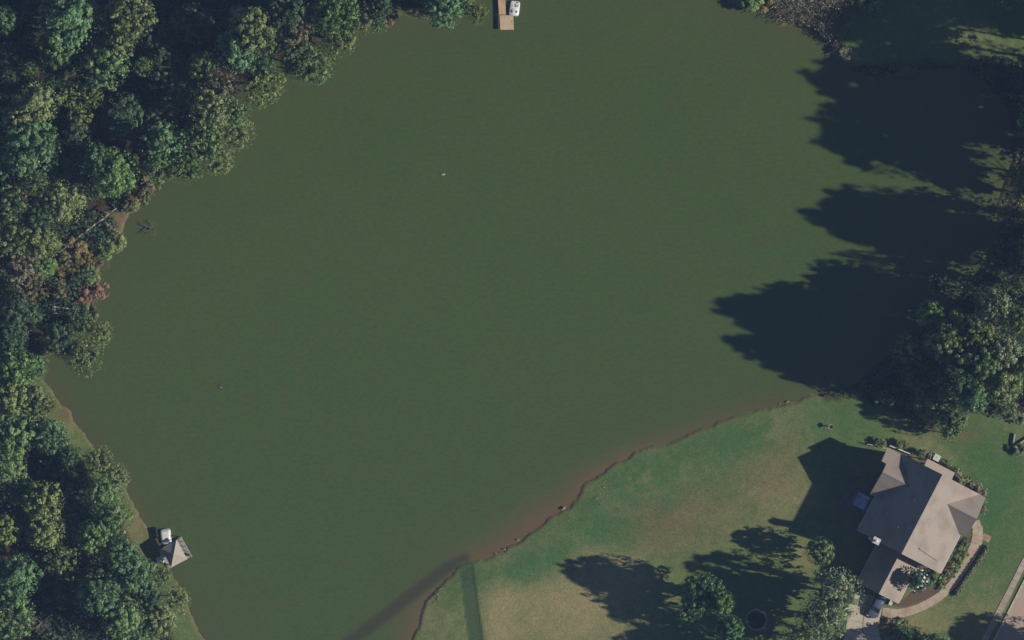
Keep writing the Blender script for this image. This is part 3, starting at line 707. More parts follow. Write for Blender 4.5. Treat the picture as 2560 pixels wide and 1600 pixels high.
bare(110, 878, 18, 2.6, 'deadwood', 'grey driftwood branches at the tip of the small inlet', 'bare_shrub', 'shrub', n=5, thick=.05, flat=.2, z=0)

for px, py, r, h, mt, lab in [(345,488,20,2.2,'drywood','tan bare shrub at the shore below the brown-pink bush'),(318,520,18,2.0,'deadwood','pale bare shrub just north-east of the long log'),
 (285,575,18,1.8,'drywood','tan bare shrub between the crossing logs and the water'),(228,602,20,2.4,'drywood','tan bare shrub inland of the crossing logs'),(262,660,18,1.8,'drywood','tan bare shrub below the white stone of the thicket'),
 (160,600,20,2.6,'drywood','tan bare shrub north of the orange-brown thicket'),(128,690,22,2.4,'deadwood','pale bare shrub at the inland foot of the thicket'),(60,745,20,5,'drywood','tan bare shrub in the dark hollow by the parallel logs'),
 (212,700,22,2.2,'drywood','tan bare shrub between thicket and reddish bare shrub'),(225,770,20,2.2,'drywood','tan bare shrub below the reddish bare shrub'),(195,765,16,2.2,'deadwood','pale bare twigs at the tip of the upper parallel log')]:
    bare(px, py, r, h, mt, lab, 'bare_shrub', 'shrub', n=11, thick=.05, flat=.3, levels=4)

# bushes on the banks
BK = 'bushes along the lake bank'
for px, py, r, h, c, lab in [
 (360,470,26,3.2,'brown','brown-pink bush at the shore just below the brightest green tree'),
 (352,498,22,2.0,'yellow','low yellowish scrub hanging over the water beside the long log'),
 (328,512,20,1.8,'olive','low olive scrub at the water end of the long log'),
 (330,492,20,2.4,'rust','small rusty bush at the shore north of the fallen logs'),
 (386,455,22,2.6,'olive','olive bush over the water beside the brown-pink one'),
 (292,605,24,2.4,'yellow','yellow-green bush along the water below the logs'),
 (262,632,20,2.2,'green','green bush at the water edge under the yellow-green one'),
 (190,628,30,2.6,'rust','orange-brown bush, upper part of the thicket on the bank'),
 (150,650,30,2.6,'rust','orange-brown bush, inland part of the thicket on the bank'),
 (172,678,26,2.2,'rust','orange-brown bush, lower part of the thicket on the bank'),
 (220,650,18,2.2,'rust','orange bush at the lake end of the thicket'),
 (132,610,22,2.6,'yellow','yellowish bush at the inland top of the thicket'),
 (225,690,24,2.0,'green','green bush between the thicket and the reddish bare shrub'),
 (150,725,22,2.2,'brown','tan scrub above the pair of parallel logs'),
 (250,725,22,2.0,'red','reddish leafy bush tangled in the reddish bare shrub'),
 (212,740,20,1.8,'red','pinkish bush inland of the reddish one'),
 (228,785,20,1.8,'olive','olive scrub east of the parallel logs'),
 (270,260,14,5,'rust','small rusty patch of leaves lit in the dark of the wood'),
 (458,272,20,5,'rust','rusty bush lit in the shade behind the shoreline crowns'),
 (365,290,18,4,'brown','dull brown bush in the dark hollow west of the rusty one'),
 (975,38,20,3.4,'brown','sandy brown bush at the shore beside the shaded pool at the top'),
 (970,58,12,2.2,'grey','grey bush just below the sandy brown one'),
 (2326,1003,10,2.4,'red','orange-red shrub at the lawn edge of the east cluster'),
 (2205,1108,12,1.6,'olive','rounded olive shrub north of the white garden fence'),
 (2262,1112,11,1.6,'olive','pale olive shrub beside the dark one by the garden fence'),
 (2548,1045,16,1.6,'pale','pale shrub at the east edge above the white timber beams'),
 (2552,1125,16,1.4,'pale','pale low shrub beneath the white timber beams'),
 (1905,8,26,2.4,'rust','orange and green shrub overhanging the shore at the top edge'),
 (1880,2,26,2.6,'bright','green shrub overhanging the shore west of the orange one'),
 (2108,128,10,1.4,'pale','pale shrub at the last lit tip of the brushy point'),
 (2118,145,8,1.2,'pale','tiny pale shrub at the end of the brushy point'),
 (2192,22,18,2.4,'pale','pale green shrub at the shade line inland of the brush'),
 (2165,8,20,2.4,'bright','green shrub at the top edge inland of the brush'),
 (2432,95,12,2.2,'pale','pale shrub at the west end of the lit grass strip'),
 (2448,118,9,1.8,'pale','small pale shrub below the west end of the lit grass strip'),
 (122,1018,12,2.0,'olive','little olive bush rooted in the grass strip of the bank'),
 ]:
    tree(px, py, r, h, c, 'bush', lab, 'bush', BK)

# the brushy point: dry stems and scattered shrubs
gb = np.random.default_rng(31)
mb = MB(); cenl = []
n_ = 0
while n_ < 560:
    px = gb.uniform(1925, 2180); py = gb.uniform(-30, 165)
    yl = np.interp(px, [1925,1952,2031,2051,2088,2117,2135], [30,58,66,88,122,155,168])
    if py > yl-3 or (px > 2110 and py > 90 and px-2110 > (165-py)*.5) : continue
    if px > 2060 and py > 58 and py < yl-45: continue
    if py < 58 and px > 2172-py*.5: continue
    n_ += 1; x, y = at(px, py, .8); a = gb.uniform(0, 6.28); ln = gb.uniform(.4, 1.3); hh = gb.uniform(.4, 1.9)
    p0 = Vector((x, y, .4)); p1 = Vector((x+math.cos(a)*ln*.5, y+math.sin(a)*ln*.5, .4+hh)); p2 = p1+Vector((math.cos(a+gb.uniform(-1.2,1.2))*ln*.7, math.sin(a+gb.uniform(-1.2,1.2))*ln*.7, gb.uniform(-.3,.2)))
    mb.tube(p0, p1, .05, .04, 4); mb.tube(p1, p2, .05, .02, 4)
    cenl.append(p1)
brush = mb.build('brush_stems', M['drywood']); tag(brush, 'tangle of dry brown-grey stems on the brushy point by the lake', 'brush', kind='stuff')
g = gb; cc = np.array([list(v) for v in cenl]); cc = np.repeat(cc, 6, 0)+g.normal(size=(len(cc)*6, 3))*np.array([.4, .4, .35]); cc[:, 2] = np.maximum(cc[:, 2], .5)
bl = link_mesh('brush_leaves', quads_mesh('brush_leaves', cc, g.normal(size=cc.shape)+np.array([0, 0, .6]), g.uniform(.08, .24, len(cc)), np.repeat(g.random(len(cenl)), 6), [LEAF['grey']]))
tag(bl, 'dull withered leaves among the dry stems of the brushy point', 'brush', kind='stuff')

# undergrowth on the forest floor
g = np.random.default_rng(77)
sel = []
xx = g.uniform(-96, 96, 90000); yy = g.uniform(-60, 60, 90000)
fl = np.minimum(sdf(FOREST_L, xx, yy), sdf(FOREST_R, xx, yy)); sd = sdf(shore, xx, yy)
pn = vnoise(xx, yy, .35, 41); ok = (fl < -.3) & (sd > .3) & (pn > .42); xx, yy, pn = xx[ok], yy[ok], pn[ok]
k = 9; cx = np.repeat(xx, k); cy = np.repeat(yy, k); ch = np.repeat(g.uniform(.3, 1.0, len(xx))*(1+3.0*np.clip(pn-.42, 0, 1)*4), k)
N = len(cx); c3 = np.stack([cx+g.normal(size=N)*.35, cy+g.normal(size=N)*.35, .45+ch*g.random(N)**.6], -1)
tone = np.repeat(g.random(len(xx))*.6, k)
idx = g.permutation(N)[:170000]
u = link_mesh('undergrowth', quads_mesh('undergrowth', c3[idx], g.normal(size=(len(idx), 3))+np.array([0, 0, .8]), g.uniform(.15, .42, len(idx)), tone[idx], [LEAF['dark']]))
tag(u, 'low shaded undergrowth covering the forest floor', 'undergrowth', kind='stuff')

# ------------------------------------------------------------------ the house
HA = math.atan2(-0.4587, 0.8886)                   # its ridge runs roughly north-north-east
GZ = 0.47
hx, hy = 60.23, -35.64                             # below the south end of the main ridge
house = empty('house', (hx, hy, GZ), HA, 'large two-storey house with steep tan shingle roof and cross gables', 'house')
def H(x, y, z=0):                                  # house coordinates -> world
    c, s = math.cos(HA), math.sin(HA); return (hx+x*c-y*s, hy+x*s+y*c, z)
Zr, Ze = 12.2-GZ, 6.0-GZ; EV = 7.25
def roofpart(name, polys, t=.2, mat='roof', parent=house):
    mb = MB()
    for p in polys: mb.slab(p, t)
    return mb.build(name, M[mat], parent)
def seq(p): return p
main_roof = roofpart('main_roof', [[(-EV,-.45,Ze),(0,-.45,Zr),(0,13.3,Zr),(-EV,13.3,Ze)], [(0.002,-.45,Zr),(EV,-.45,Ze),(EV,13.3,Ze),(0.002,13.3,Zr)]])
mb = MB(); mb.loft([[(-.16,y,Zr-.12),(0.0,y,Zr+.03),(.16,y,Zr-.12)] for y in (-.46,13.31)]); mb.build('ridge_cap', M['ridge'], main_roof)
# long low vent near the south-east end of the lit slope
def on_east(x, y, up=0): return (x, y, Zr-(Zr-Ze)*x/EV+up)
mb = MB(); a_, b_ = on_east(2.3,1.55,.0), on_east(5.85,1.2,.0)
mb.loft([[(p[0]+dx, p[1]+dy, p[2]+dz-dx*.855) for dx, dy, dz in ((0,-.09,.0),(0,.09,.0),(0,.09,.28),(0,-.09,.28))] for p in (a_, b_)]); mb.build('roof_vent', M['roof'], main_roof)
for (vx, vy) in ((-2.2, 3.0), (-4.6, 4.2), (-1.9, 7.8)):
    mb = MB(); z0 = Zr-.855*abs(vx); mb.tube((vx, vy, z0-.2), (vx, vy, z0+.45), .06, .06, 8); mb.build('vent_pipe', M['gutter'], main_roof)
# west gable
GR, GZr = 9.37, 9.25-GZ; Zw = Ze+.45; WM = (GZr-Zw)/3.87
wr = roofpart('west_gable_roof', [
   [(-8.15,5.5,Zw),(-6.0,5.5,Zw),(-2.9,GR,GZr),(-8.15,GR,GZr)],
   [(-8.15,GR+.002,GZr),(-2.9,GR+.002,GZr),(-6.0,13.24,Zw),(-8.15,13.24,Zw)],
   [(-9.0,10.85,GZr-WM*1.48),(-8.152,10.85,GZr-WM*1.48),(-8.152,13.238,Zw),(-9.0,13.238,Zw)]], .2)
mb = MB(); mb.loft([[(x,GR-.15,GZr-.10),(x,GR+.15,GZr-.10),(x,GR,GZr+.03)] for x in (-8.16,-3.1)]); mb.build('ridge_cap', M['ridge'], wr)
# east gable
ER, EZr = 9.62, 9.65-GZ
er = roofpart('east_gable_roof', [
   [(8.1,6.45,Ze+.3),(8.1,ER,EZr),(2.6,ER,EZr),(6.4,6.45,Ze+.3)],
   [(8.1,ER+.002,EZr),(8.1,13.25,Ze+.25),(6.6,13.25,Ze+.25),(2.6,ER+.002,EZr)]], .2, 'roof')
mb = MB(); mb.loft([[(x,ER-.15,EZr-.12),(x,ER+.15,EZr-.12),(x,ER,EZr+.03)] for x in (2.9,8.11)]); mb.build('ridge_cap', M['ridge'], er)
# garage
AR, AZ, AE = .12, 7.2-GZ, 4.25-GZ
gr_ = roofpart('garage_roof', [[(AR-3.6,-7.6,AE),(AR,-7.6,AZ),(AR,-.2,AZ),(AR-3.6,-.2,AE)], [(AR+.002,-7.6,AZ),(AR+3.6,-7.6,AE),(AR+3.6,-.2,AE),(AR+.002,-.2,AZ)]])
mb = MB(); mb.loft([[(AR-.15,y,AZ-.11),(AR,y,AZ+.03),(AR+.15,y,AZ-.11)] for y in (-7.61,-.25)]); mb.build('ridge_cap', M['ridge'], gr_)
# side porch on the north wall
roofpart('porch_roof', [[(-2.45,13.25,3.5-GZ),(2.35,13.25,3.5-GZ),(2.35,14.55,3.1-GZ),(-2.45,14.55,3.1-GZ)]], .15, 'tile_roof')
mb = MB(); [mb.box(x-.07,x+.07,14.3,14.44,0,3.1-GZ-.16) for x in (-2.3,0,2.2)]; mb.build('porch_post', M['white'], house)
# walls
def gable_wall(x0, x1, y0, y1, ze, zr, axis, name='wall'):
    mb = MB()
    if axis == 'y':   # ridge along y
        xm = (x0+x1)/2; mb.loft([[(x0,y,0),(x1,y,0),(x1,y,ze),(xm,y,zr),(x0,y,ze)] for y in (y0,y1)])
    else:
        ym = (y0+y1)/2; mb.loft([[(x,y1,0),(x,y0,0),(x,y0,ze),(x,ym,zr),(x,y1,ze)] for x in (x0,x1)])
    return mb.build(name, M['brick_wall'], house)
gable_wall(-6.75,6.75,0,12.95,Ze+.15,Zr-.32,'y')
gable_wall(-7.7,-3,5.95,12.79,Zw-.05,GZr-.3,'x')
gable_wall(3,7.6,6.95,12.4,Ze-.1,EZr-.35,'x')
gable_wall(AR-3.2,AR+3.2,-7.2,-.02,AE-.02,AZ-.38,'y')
# gutters
for (x0,x1,y0,y1,z) in ((EV,EV+.12,-.4,6.4,Ze-.12),(-EV-.12,-EV,-.4,5.4,Ze-.12),(AR+3.6,AR+3.72,-7.5,-.3,AE-.12),(AR-3.72,AR-3.6,-7.5,-.3,AE-.12)):
    MB().box(x0,x1,y0,y1,z-.1,z).build('gutter', M['gutter'], house)
def window(x, y, z, w, h, face):
    "face: unit outward (x,y)"
    ax = Vector((-face[1], face[0], 0)); Mx = Matrix.Translation((x, y, z)) @ Matrix(((ax.x, face[0], 0, 0), (ax.y, face[1], 0, 0), (0, 0, 1, 0), (0, 0, 0, 1)))
    f = MB(); 
    for b in ((-w/2-.08,-w/2,0,.08,-.08,h+.08),(w/2,w/2+.08,0,.08,-.08,h+.08),(-w/2,w/2,0,.08,h,h+.08),(-w/2,w/2,0,.08,-.08,0),(-.02,.02,.03,.06,0,h)): f.box(*b, M=Mx)
    fo = f.build('window', M['white'], house); MB().box(-w/2,w/2,.01,.03,0,h,M=Mx).build('pane', M['glass'], fo)
for y in (1.6,3.9): window(-6.75,y,.9,1.2,1.6,(-1,0)); window(-6.75,y,3.7,1.2,1.4,(-1,0))
for y in (1.4,3.6,5.6): window(6.75,y,.9,1.2,1.6,(1,0)); window(6.75,y,3.7,1.2,1.4,(1,0))
for y in (7.6,11.2): window(-7.7,y,1.0,1.3,1.8,(-1,0))
window(7.6,8.2,3.6,1.1,1.4,(1,0)); window(7.6,11.3,3.6,1.1,1.4,(1,0))
for x in (-4,3.8): window(x,12.95,3.8,1.2,1.4,(0,1)); window(x,0,3.9 if x>0 else 4.9,1.1,1.3,(0,-1))
dr = MB().box(7.6,7.66,9.1,10.2,.05,2.3).build('front_door', M['darkwood'], house); MB().tube((7.7,9.25,1.1),(7.7,9.25,1.25),.03,.03,6).build('handle', M['chrome'], dr)
gd = MB(); [gd.box(AR-2.6,AR+2.6,-7.26,-7.2,z,z+.52) for z in (.04,.6,1.16,1.72)]; gd.build('garage_door', M['white'], house)
# chimney standing at the south-west corner of the main roof
ch = MB().box(-4.75,-3.75,-.85,-.02,0,10.9-GZ).build('chimney', M['brick_wall'], house)
mb = MB().box(-4.85,-3.65,-.95,.08,10.9-GZ,11.02-GZ); mb.build('chimney_cap', M['gutter'], ch)
mb = MB().tube((-4.25,-.45,11.0-GZ),(-4.25,-.45,11.5-GZ),.2,.2,10).tube((-4.25,-.45,11.5-GZ),(-4.25,-.45,11.62-GZ),.30,.06,10); mb.build('flue', M['white'], ch)
# satellite dish beside the chimney
mb = MB(); mb.loft([[(-4.95+r*math.cos(t), -.55+r*math.sin(t)*.8, 7.2+zz+r*.4*math.cos(t)) for t in [k*.5236 for k in range(12)]] for r, zz in ((.02,.0),(.2,.05),(.36,.14),(.37,.17))]); mb.tube((-4.9,-.5,7.2),(-4.6,-.2,6.9),.03,.03,6)
mb.build('satellite_dish', M['white'], house)
# west deck
mb = MB(); y = 1.0
deck = empty('deck', H(-9.2, 4.0, .45), HA, 'raised timber deck on the lake side of the house, in its shadow', 'deck')
nb = 0; x = -2.3
while x < 1.75:
    MB().box(x,x+.30,-3.0,2.0,.75,.79).build('board', M['deckwood'], deck); x += .31
for x in (-2.2,-.2,1.6):
    for y in (-2.9,-.5,1.9): MB().box(x-.07,x+.07,y-.07,y+.07,0,.75).build('post', M['darkwood'], deck)
MB().box(-2.36,-2.30,-3,2,1.55,1.62).box(-2.36,-2.31,-3,-2.93,.79,1.55).box(-2.36,-2.31,1.93,2,.79,1.55).box(-2.36,-2.31,-.5,-.43,.79,1.55).build('railing', M['darkwood'], deck)
spa = empty('hot_tub', H(-8.5, 3.95, 1.24), HA, 'square hot tub with bright blue water on the house deck', 'hot tub')
def ring_box(mb, w, l, t, z0, z1):
    mb.box(-w,-w+t,-l,l,z0,z1).box(w-t,w,-l,l,z0,z1).box(-w+t,w-t,-l,-l+t,z0,z1).box(-w+t,w-t,l-t,l,z0,z1); return mb
ring_box(MB(), 1.15, 1.25, .18, 0, .85).build('shell', M['navy'], spa)
MB().box(-.96,.96,-1.06,1.06,.1,.72).build('water', M['spa'], spa)
MB().box(-1.25,-1.15,-.6,.6,0,.3).build('step', M['greywood'], spa)
for k, (x, y, lab) in enumerate(((-8.9,6.35,'larger round white planter by the deck corner of the house'),(-8.15,6.1,'smaller grey-white planter touching the west gable beside the deck'))):
    po = empty('planter', H(x, y, .47), 0, lab, 'planter', 'planters by the deck')
    r = .30 if k == 0 else .22; mb = MB(); mb.tube((0,0,0),(0,0,.75),r*.7,r,10); mb.build('pot', M['white_plastic'] if k == 0 else M['gutter'], po); MB().tube((0,0,.752),(0,0,.80),r*.85,r*.6,10).build('soil', M['mulch'], po)

# air conditioner by the north porch
ac = empty('air_conditioner', H(-1.1, 15.35, .47), HA, 'white square air conditioning unit beside the north porch roof', 'air conditioner')
MB().box(-.5,.5,-.5,.5,0,.9).build('case', M['white_plastic'], ac); 
mb = MB(); [mb.tube((0,0,.905),(math.cos(k*.7854)*.36,math.sin(k*.7854)*.36,.905),.02,.02,4) for k in range(8)]; mb.build('fan_guard', M['gutter'], ac)

# garden fence north of the house
def fence_run(p, q, n, name, label, mat, h=.9, cat='fence', rails=(.35,.75), post=.05, rail_w=.035):
    a = Vector(at(*p, .8)).to_3d(); b = Vector(at(*q, .8)).to_3d(); ang = math.atan2(b.y-a.y, b.x-a.x); L = (b-a).length
    o = empty(name, (a.x, a.y, .46), ang, label, cat)
    for k in range(n+1): MB().box(k*L/n-post, k*L/n+post, -post, post, 0, h).build('post', M[mat], o)
    for z in rails: MB().box(0, L, -rail_w, rail_w, z-.04, z+.04).build('rail', M[mat], o)
    MB().box(-.02, L+.02, -.075, .075, h+.002, h+.05).build('top_rail', M[mat], o)
    return o
fence_run((2224,1114),(2284,1138),4,'garden_fence','white rail fence running past the north-west corner of the house','white')
fence_run((2168,1110),(2220,1122),4,'garden_fence','weathered grey rail fence crossing the edge of the house shadow','greywood')

# ------------------------------------------------------------------ paths, drive, road
def strip_slabs(pts, w, z, name, mat, n_or_len, parent, h=.10, gap=.03, widths=None):
    P = [Vector(p) for p in pts]; seg = []
    tot = sum((P[i+1]-P[i]).length for i in range(len(P)-1)); n = max(1, round(tot/n_or_len))
    def point(s):
        for i in range(len(P)-1):
            L = (P[i+1]-P[i]).length
            if s <= L or i == len(P)-2: return P[i].lerp(P[i+1], s/L), (P[i+1]-P[i]).normalized()
            s -= L
    def sm(s):
        a, d1 = point(max(0, s-.35)); b, d2 = point(min(tot, s+.35)); d = (b-a).normalized(); p, _ = point(s); return p, d
    for k in range(n):
        s0 = tot*k/n+gap/2; s1 = tot*(k+1)/n-gap/2
        (p0, d0), (p1, d1) = sm(s0), sm(s1); n0 = Vector((-d0.y, d0.x)); n1_ = Vector((-d1.y, d1.x)); hw = w/2 if not widths else np.interp(k/n, [i/(len(widths)-1) for i in range(len(widths))], widths)/2
        q = [p0-n0*hw, p1-n1_*hw, p1+n1_*hw, p0+n0*hw]
        MB().prism([(v.x, v.y) for v in q], z, z+h+((k*37) % 5)*.003).build(name, M[mat], parent)
walk = tag(empty('garden_path', (0, 0, 0)), None, kind=None)
walk['label'] = 'curved pale concrete garden path from the driveway round to the front door'; walk['category'] = 'path'
strip_slabs([at(*p) for p in [(2205,1530),(2240,1534),(2275,1528),(2312,1513),(2346,1493),(2376,1466),(2400,1432),(2424,1394),(2440,1360),(2446,1330),(2436,1302)]], 1.35, .50, 'slab', 'path', 1.25, walk, widths=[1.5,1.4,1.3,1.3,1.25,1.25,1.3,1.5,1.7,1.7,1.2])
steps = empty('front_steps', (*at(2466,1345,.5), .46), HA, 'small orange-tan brick step pad at the bend of the garden path', 'steps')
for i in range(3):
    for j in range(4): MB().box(-.62+i*.42,-.22+i*.42,-.5+j*.26,-.26+j*.26,0,.12+.01*((i+j) % 2)).build('brick', M['brick_step'], steps)
drive = empty('driveway', (0, 0, 0)); tag(drive, 'pale concrete driveway in front of the garage', 'driveway')
def hs(px, py): return at(px, py, .5)
rows = [((2138,1478),(2212,1497)),((2128,1500),(2206,1520)),((2121,1524),(2200,1545)),((2118,1548),(2196,1568)),((2114,1572),(2200,1592)),((2108,1600),(2215,1625)),((2100,1640),(2240,1670)),((2090,1700),(2260,1730))]
for k in range(len(rows)-1):
    (a, b), (c, d) = rows[k], rows[k+1]
    for t0, t1 in ((0,.495),(.505,1)):
        def L(p, q, t): return (p[0]+(q[0]-p[0])*t, p[1]+(q[1]-p[1])*t)
        q = [L(c,d,t0), L(c,d,t1), L(a,b,t1), L(a,b,t0)]; cx_ = sum(p[0] for p in q)/4; cy_ = sum(p[1] for p in q)/4
        q = [(cx_+(p[0]-cx_)*.985, cy_+(p[1]-cy_)*.97) for p in q]
        MB().prism([hs(*p) for p in q], .40, .60+.002*(k % 3)).build('slab', M['concrete'], drive)
def line_quad(p, q, w0, w1):
    "strip between offsets w0..w1 (photo px, towards south-east) along p-q"
    a = Vector(p); b = Vector(q); d = (b-a).normalized(); n = Vector((d.y, -d.x))
    if n.x < 0: n = -n
    return [a+n*w0, b+n*w0, b+n*w1, a+n*w1]
A, B = (2700,1115), (2380,1745)
def ccw(pts):
    s = sum(pts[i][0]*pts[(i+1) % len(pts)][1]-pts[(i+1) % len(pts)][0]*pts[i][1] for i in range(len(pts))); return pts if s > 0 else pts[::-1]
sw = empty('sidewalk', (0, 0, 0)); tag(sw, 'narrow tan concrete sidewalk parallel to the road', kind='structure')
nseg = 34
for k in range(nseg):
    pa = Vector(A).lerp(Vector(B), k/nseg+.0007); pb = Vector(A).lerp(Vector(B), (k+1)/nseg-.0007)
    MB().prism(ccw([at(p.x, p.y, .5) for p in line_quad(pa, pb, 0, 15)]), .38, .60+.003*(k*7 % 4)).build('slab', M['sidewalk'], sw)
kb = empty('kerb', (0, 0, 0)); tag(kb, 'pale concrete kerb along the road', kind='structure')
for k in range(17):
    pa = Vector(A).lerp(Vector(B), k/17+.0007); pb = Vector(A).lerp(Vector(B), (k+1)/17-.0007)
    MB().prism(ccw([at(p.x, p.y, .5) for p in line_quad(pa, pb, 26, 31)]), .36, .70).build('kerb_stone', M['kerb'], kb)
rd = MB().prism(ccw([at(p.x, p.y, .5) for p in line_quad(Vector(A), Vector(B), 31.5, 190)]), .30, .595).build('road', M['road']); tag(rd, 'pinkish tan residential road', kind='structure')

# planting beds
def flat_bed(name, pts, z, mat, label):
    o = MB().prism(ccw([at(*p, .5) for p in pts]), .40, z).build(name, M[mat]); return tag(o, label, 'garden bed', 'planting beds round the house')
flat_bed('garden_bed', [(2300,1410),(2330,1420),(2345,1440),(2378,1400),(2400,1360),(2412,1340),(2427,1345),(2424,1370),(2405,1410),(2380,1445),(2345,1478),(2310,1500),(2260,1518),(2225,1515),(2235,1500),(2262,1500),(2290,1470)], .575, 'mulch', 'brown mulch bed between the curved path and the house')
flat_bed('garden_bed', [(2466,1362),(2474,1366),(2398,1486),(2376,1482),(2392,1462)], .575, 'mulch', 'narrow mulch strip with a low hedge outside the curved path')
flat_bed('garden_bed', [(2206,1536),(2262,1545),(2272,1552),(2268,1575),(2250,1590),(2210,1590)], .575, 'mulch', 'brown mulch bed south of the path, beside the driveway')
flat_bed('garden_bed', [(2295,1135),(2345,1150),(2400,1180),(2450,1210),(2470,1240),(2462,1246),(2390,1206),(2310,1165)], .575, 'mulch', 'mulch bed with shrubs along the north wall')
edge = MB()
for k in range(5):
    x, y = at(2256+k*4, 1537-k*.6, .5); edge.box(x-.1, x+.1, y-.06, y+.06, .45, .58)
tag(edge.build('edging_bricks', M['brick_red']), 'short red brick edging on the path beside the driveway bed', 'edging')

SB = 'shrubs planted round the house'
for px, py, r, h, c, k, lab in [
 (2408,1352,9,1.3,'dark','small','dark round shrub beneath the east gable, at the top of the bed'),
 (2402,1372,10,1.3,'olive','small','second shrub down the bed, olive and beside the path bend'),
 (2392,1392,10,1.4,'green','small','third shrub down the bed along the east wall'),
 (2380,1412,10,1.3,'olive','small','fourth shrub down the bed along the east wall'),
 (2371,1432,9,1.2,'olive','small','fifth shrub down the bed, just off the roof corner'),
 (2340,1440,14,1.6,'green','small','large dark green shrub at the south-east roof corner'),
 (2358,1448,12,1.2,'olive','small','olive shrub touching the large one at the roof corner'),
 (2330,1460,12,1.4,'blue','small','bluish shrub between the blossom tree and the path'),
 (2234,1504,10,1.0,'olive','small','khaki shrub at the garage corner by the path'),
 (2418,1362,9,.8,'bright','small','low fresh green clump between the top bed shrub and the path bend'),
 (2412,1384,10,.8,'olive','small','low olive clump on the path side of the east bed, upper one'),
 (2402,1402,10,.8,'bright','small','low bright clump on the path side of the east bed'),
 (2390,1420,10,.8,'green','small','low green clump on the path side of the east bed'),
 (2380,1436,9,.8,'olive','small','low olive clump on the path side of the east bed, lower one'),
 (2352,1466,10,.8,'olive','small','low olive clump where the path swings west below the roof corner'),
 (2245,1558,15,1.0,'olive','small','wide khaki shrub in the bed south of the path'),
 (2222,1552,9,.9,'grey','small','grey shrub in the bed beside the driveway'),
 (2260,1560,9,.9,'olive','small','olive shrub at the outer end of the bed south of the path'),
 (2370,1160,9,1.2,'green','small','dark green shrub at the east end of the porch roof'),
 (2384,1172,8,1.3,'green','small','green shrub between porch roof and the cream-flecked bush'),
 (2398,1182,13,1.8,'pale','small','cream-flecked pale bush against the north eave'),
 (2404,1198,12,1.8,'pale','small','second cream-flecked bush pressed to the north eave'),
 (2416,1200,11,1.6,'green','small','green bush east of the cream-flecked pair'),
 (2430,1208,10,1.5,'olive','small','olive-grey bush midway along the north wall bed'),
 (2449,1218,9,1.5,'pale','small','pale tufted shrub near the north-east roof corner'),
 (2464,1230,9,1.5,'pale','small','pale tufted shrub at the north-east roof corner'),
 (2462,1252,9,1.4,'green','small','green shrub beside the east gable eave'),
 (2460,1275,10,1.3,'grey','small','brownish shrub under the east gable end'),
 (2312,1130,9,1.6,'pale','small','pale leafy shrub at the east end of the garden fence'),
 (2324,1138,8,1.5,'pale','small','pale shrub west of the air conditioner'),
 (2300,1134,12,1.6,'dark','small','dark shrub in the roof shade at the fence end'),
 (2252,1110,11,1.5,'olive','small','khaki shrub behind the white rail fence'),
 ]:
    tree(px, py, r, h, c, k, lab, 'shrub', SB)
# the low hedge outside the path: a row of clipped shrubs
hd = empty('hedge', (*at(2425,1430,.5), .48), 0, 'long low clipped hedge outside the curved path', 'hedge')
for k in range(17):
    t = k/16; px, py = 2469-t*80+(3 if k == 16 else 0), 1370+t*116; x, y = at(px, py, .8); ox, oy = at(2425,1430,.5)
    c = link_mesh('hedge_plant', TRUNKS[('small', k % 2, 'pale')] if ('small', k % 2, 'pale') in TRUNKS else TRUNKS[('small', 0, 'green')], None, hd)
    c.location = (x-ox, y-oy, .40); c.scale = (.62, .55, .95); c.rotation_euler = (0, 0, HA+k)

# ------------------------------------------------------------------ car by the garage
def build_car():
    cx_, cy_ = H(1.15, -9.55)[:2]
    car = empty('parked_car', (cx_, cy_, .545), HA+math.pi, 'dark slate-blue car parked against the garage front beside the garden path', 'car')
    car.scale = (1, .92, 1.18)
    L, W = 2.15, .88
    st = [(-2.15,.62,.42,.70),(-2.05,.76,.30,.86),(-1.5,.86,.26,.95),(-.6,.88,.24,.97),(.6,.88,.24,.95),(1.3,.86,.26,.88),(1.9,.78,.28,.76),(2.15,.62,.38,.62)]
    rings = []
    for y, w, z0, z1 in st: rings.append([(-w*.9,y,z0),(w*.9,y,z0),(w,y,(z0+z1)/2),(w*.96,y,z1-.06),(w*.8,y,z1),(-w*.8,y,z1),(-w*.96,y,z1-.06),(-w,y,(z0+z1)/2)])
    MB().loft(rings).build('body', M['car'], car, True)
    cab = [[(-w,y,z),(w,y,z),(w*.98,y,z+.02),(-w*.98,y,z+.02)] for y, w, z in ((-1.7,.74,.93),)]
    mb = MB(); mb.loft([[(-.78,-1.75,.93),(.78,-1.75,.93),(.80,.95,.93),(-.80,.95,.93)],[(-.62,-1.3,1.42),(.62,-1.3,1.42),(.62,.25,1.42),(-.62,.25,1.42)]]); mb.build('windows', M['glass'], car)
    MB().loft([[(-.63,-1.32,1.42),(.63,-1.32,1.42),(.63,.27,1.42),(-.63,.27,1.42)],[(-.55,-1.2,1.48),(.55,-1.2,1.48),(.55,.15,1.48),(-.55,.15,1.48)]]).build('roof', M['car'], car, True)
    for x in (-.84, .84):
        for y in (-1.35, 1.35):
            w = MB().tube((x-.11, y, .32),(x+.11, y, .32),.32,.32,16).build('wheel', M['black'], car); MB().tube((x-.115, y, .32),(x+.115, y, .32),.19,.19,10).build('rim', M['chrome'], w)
    for x in (-.55, .55):
        MB().box(x-.16,x+.16,2.02,2.14,.58,.68).build('headlight', M['white_plastic'], car); MB().box(x-.15,x+.15,-2.16,-2.08,.66,.78).build('tail_light', M['brick_red'], car)
    MB().box(-.95,-.85,.7,.85,.95,1.06).build('mirror', M['car'], car); MB().box(.85,.95,.7,.85,.95,1.06).build('mirror', M['car'], car)
build_car()
MBX = empty('utility_box', H(2.9, -8.0, .5), HA, 'small white box standing at the garage corner beside the path', 'box')
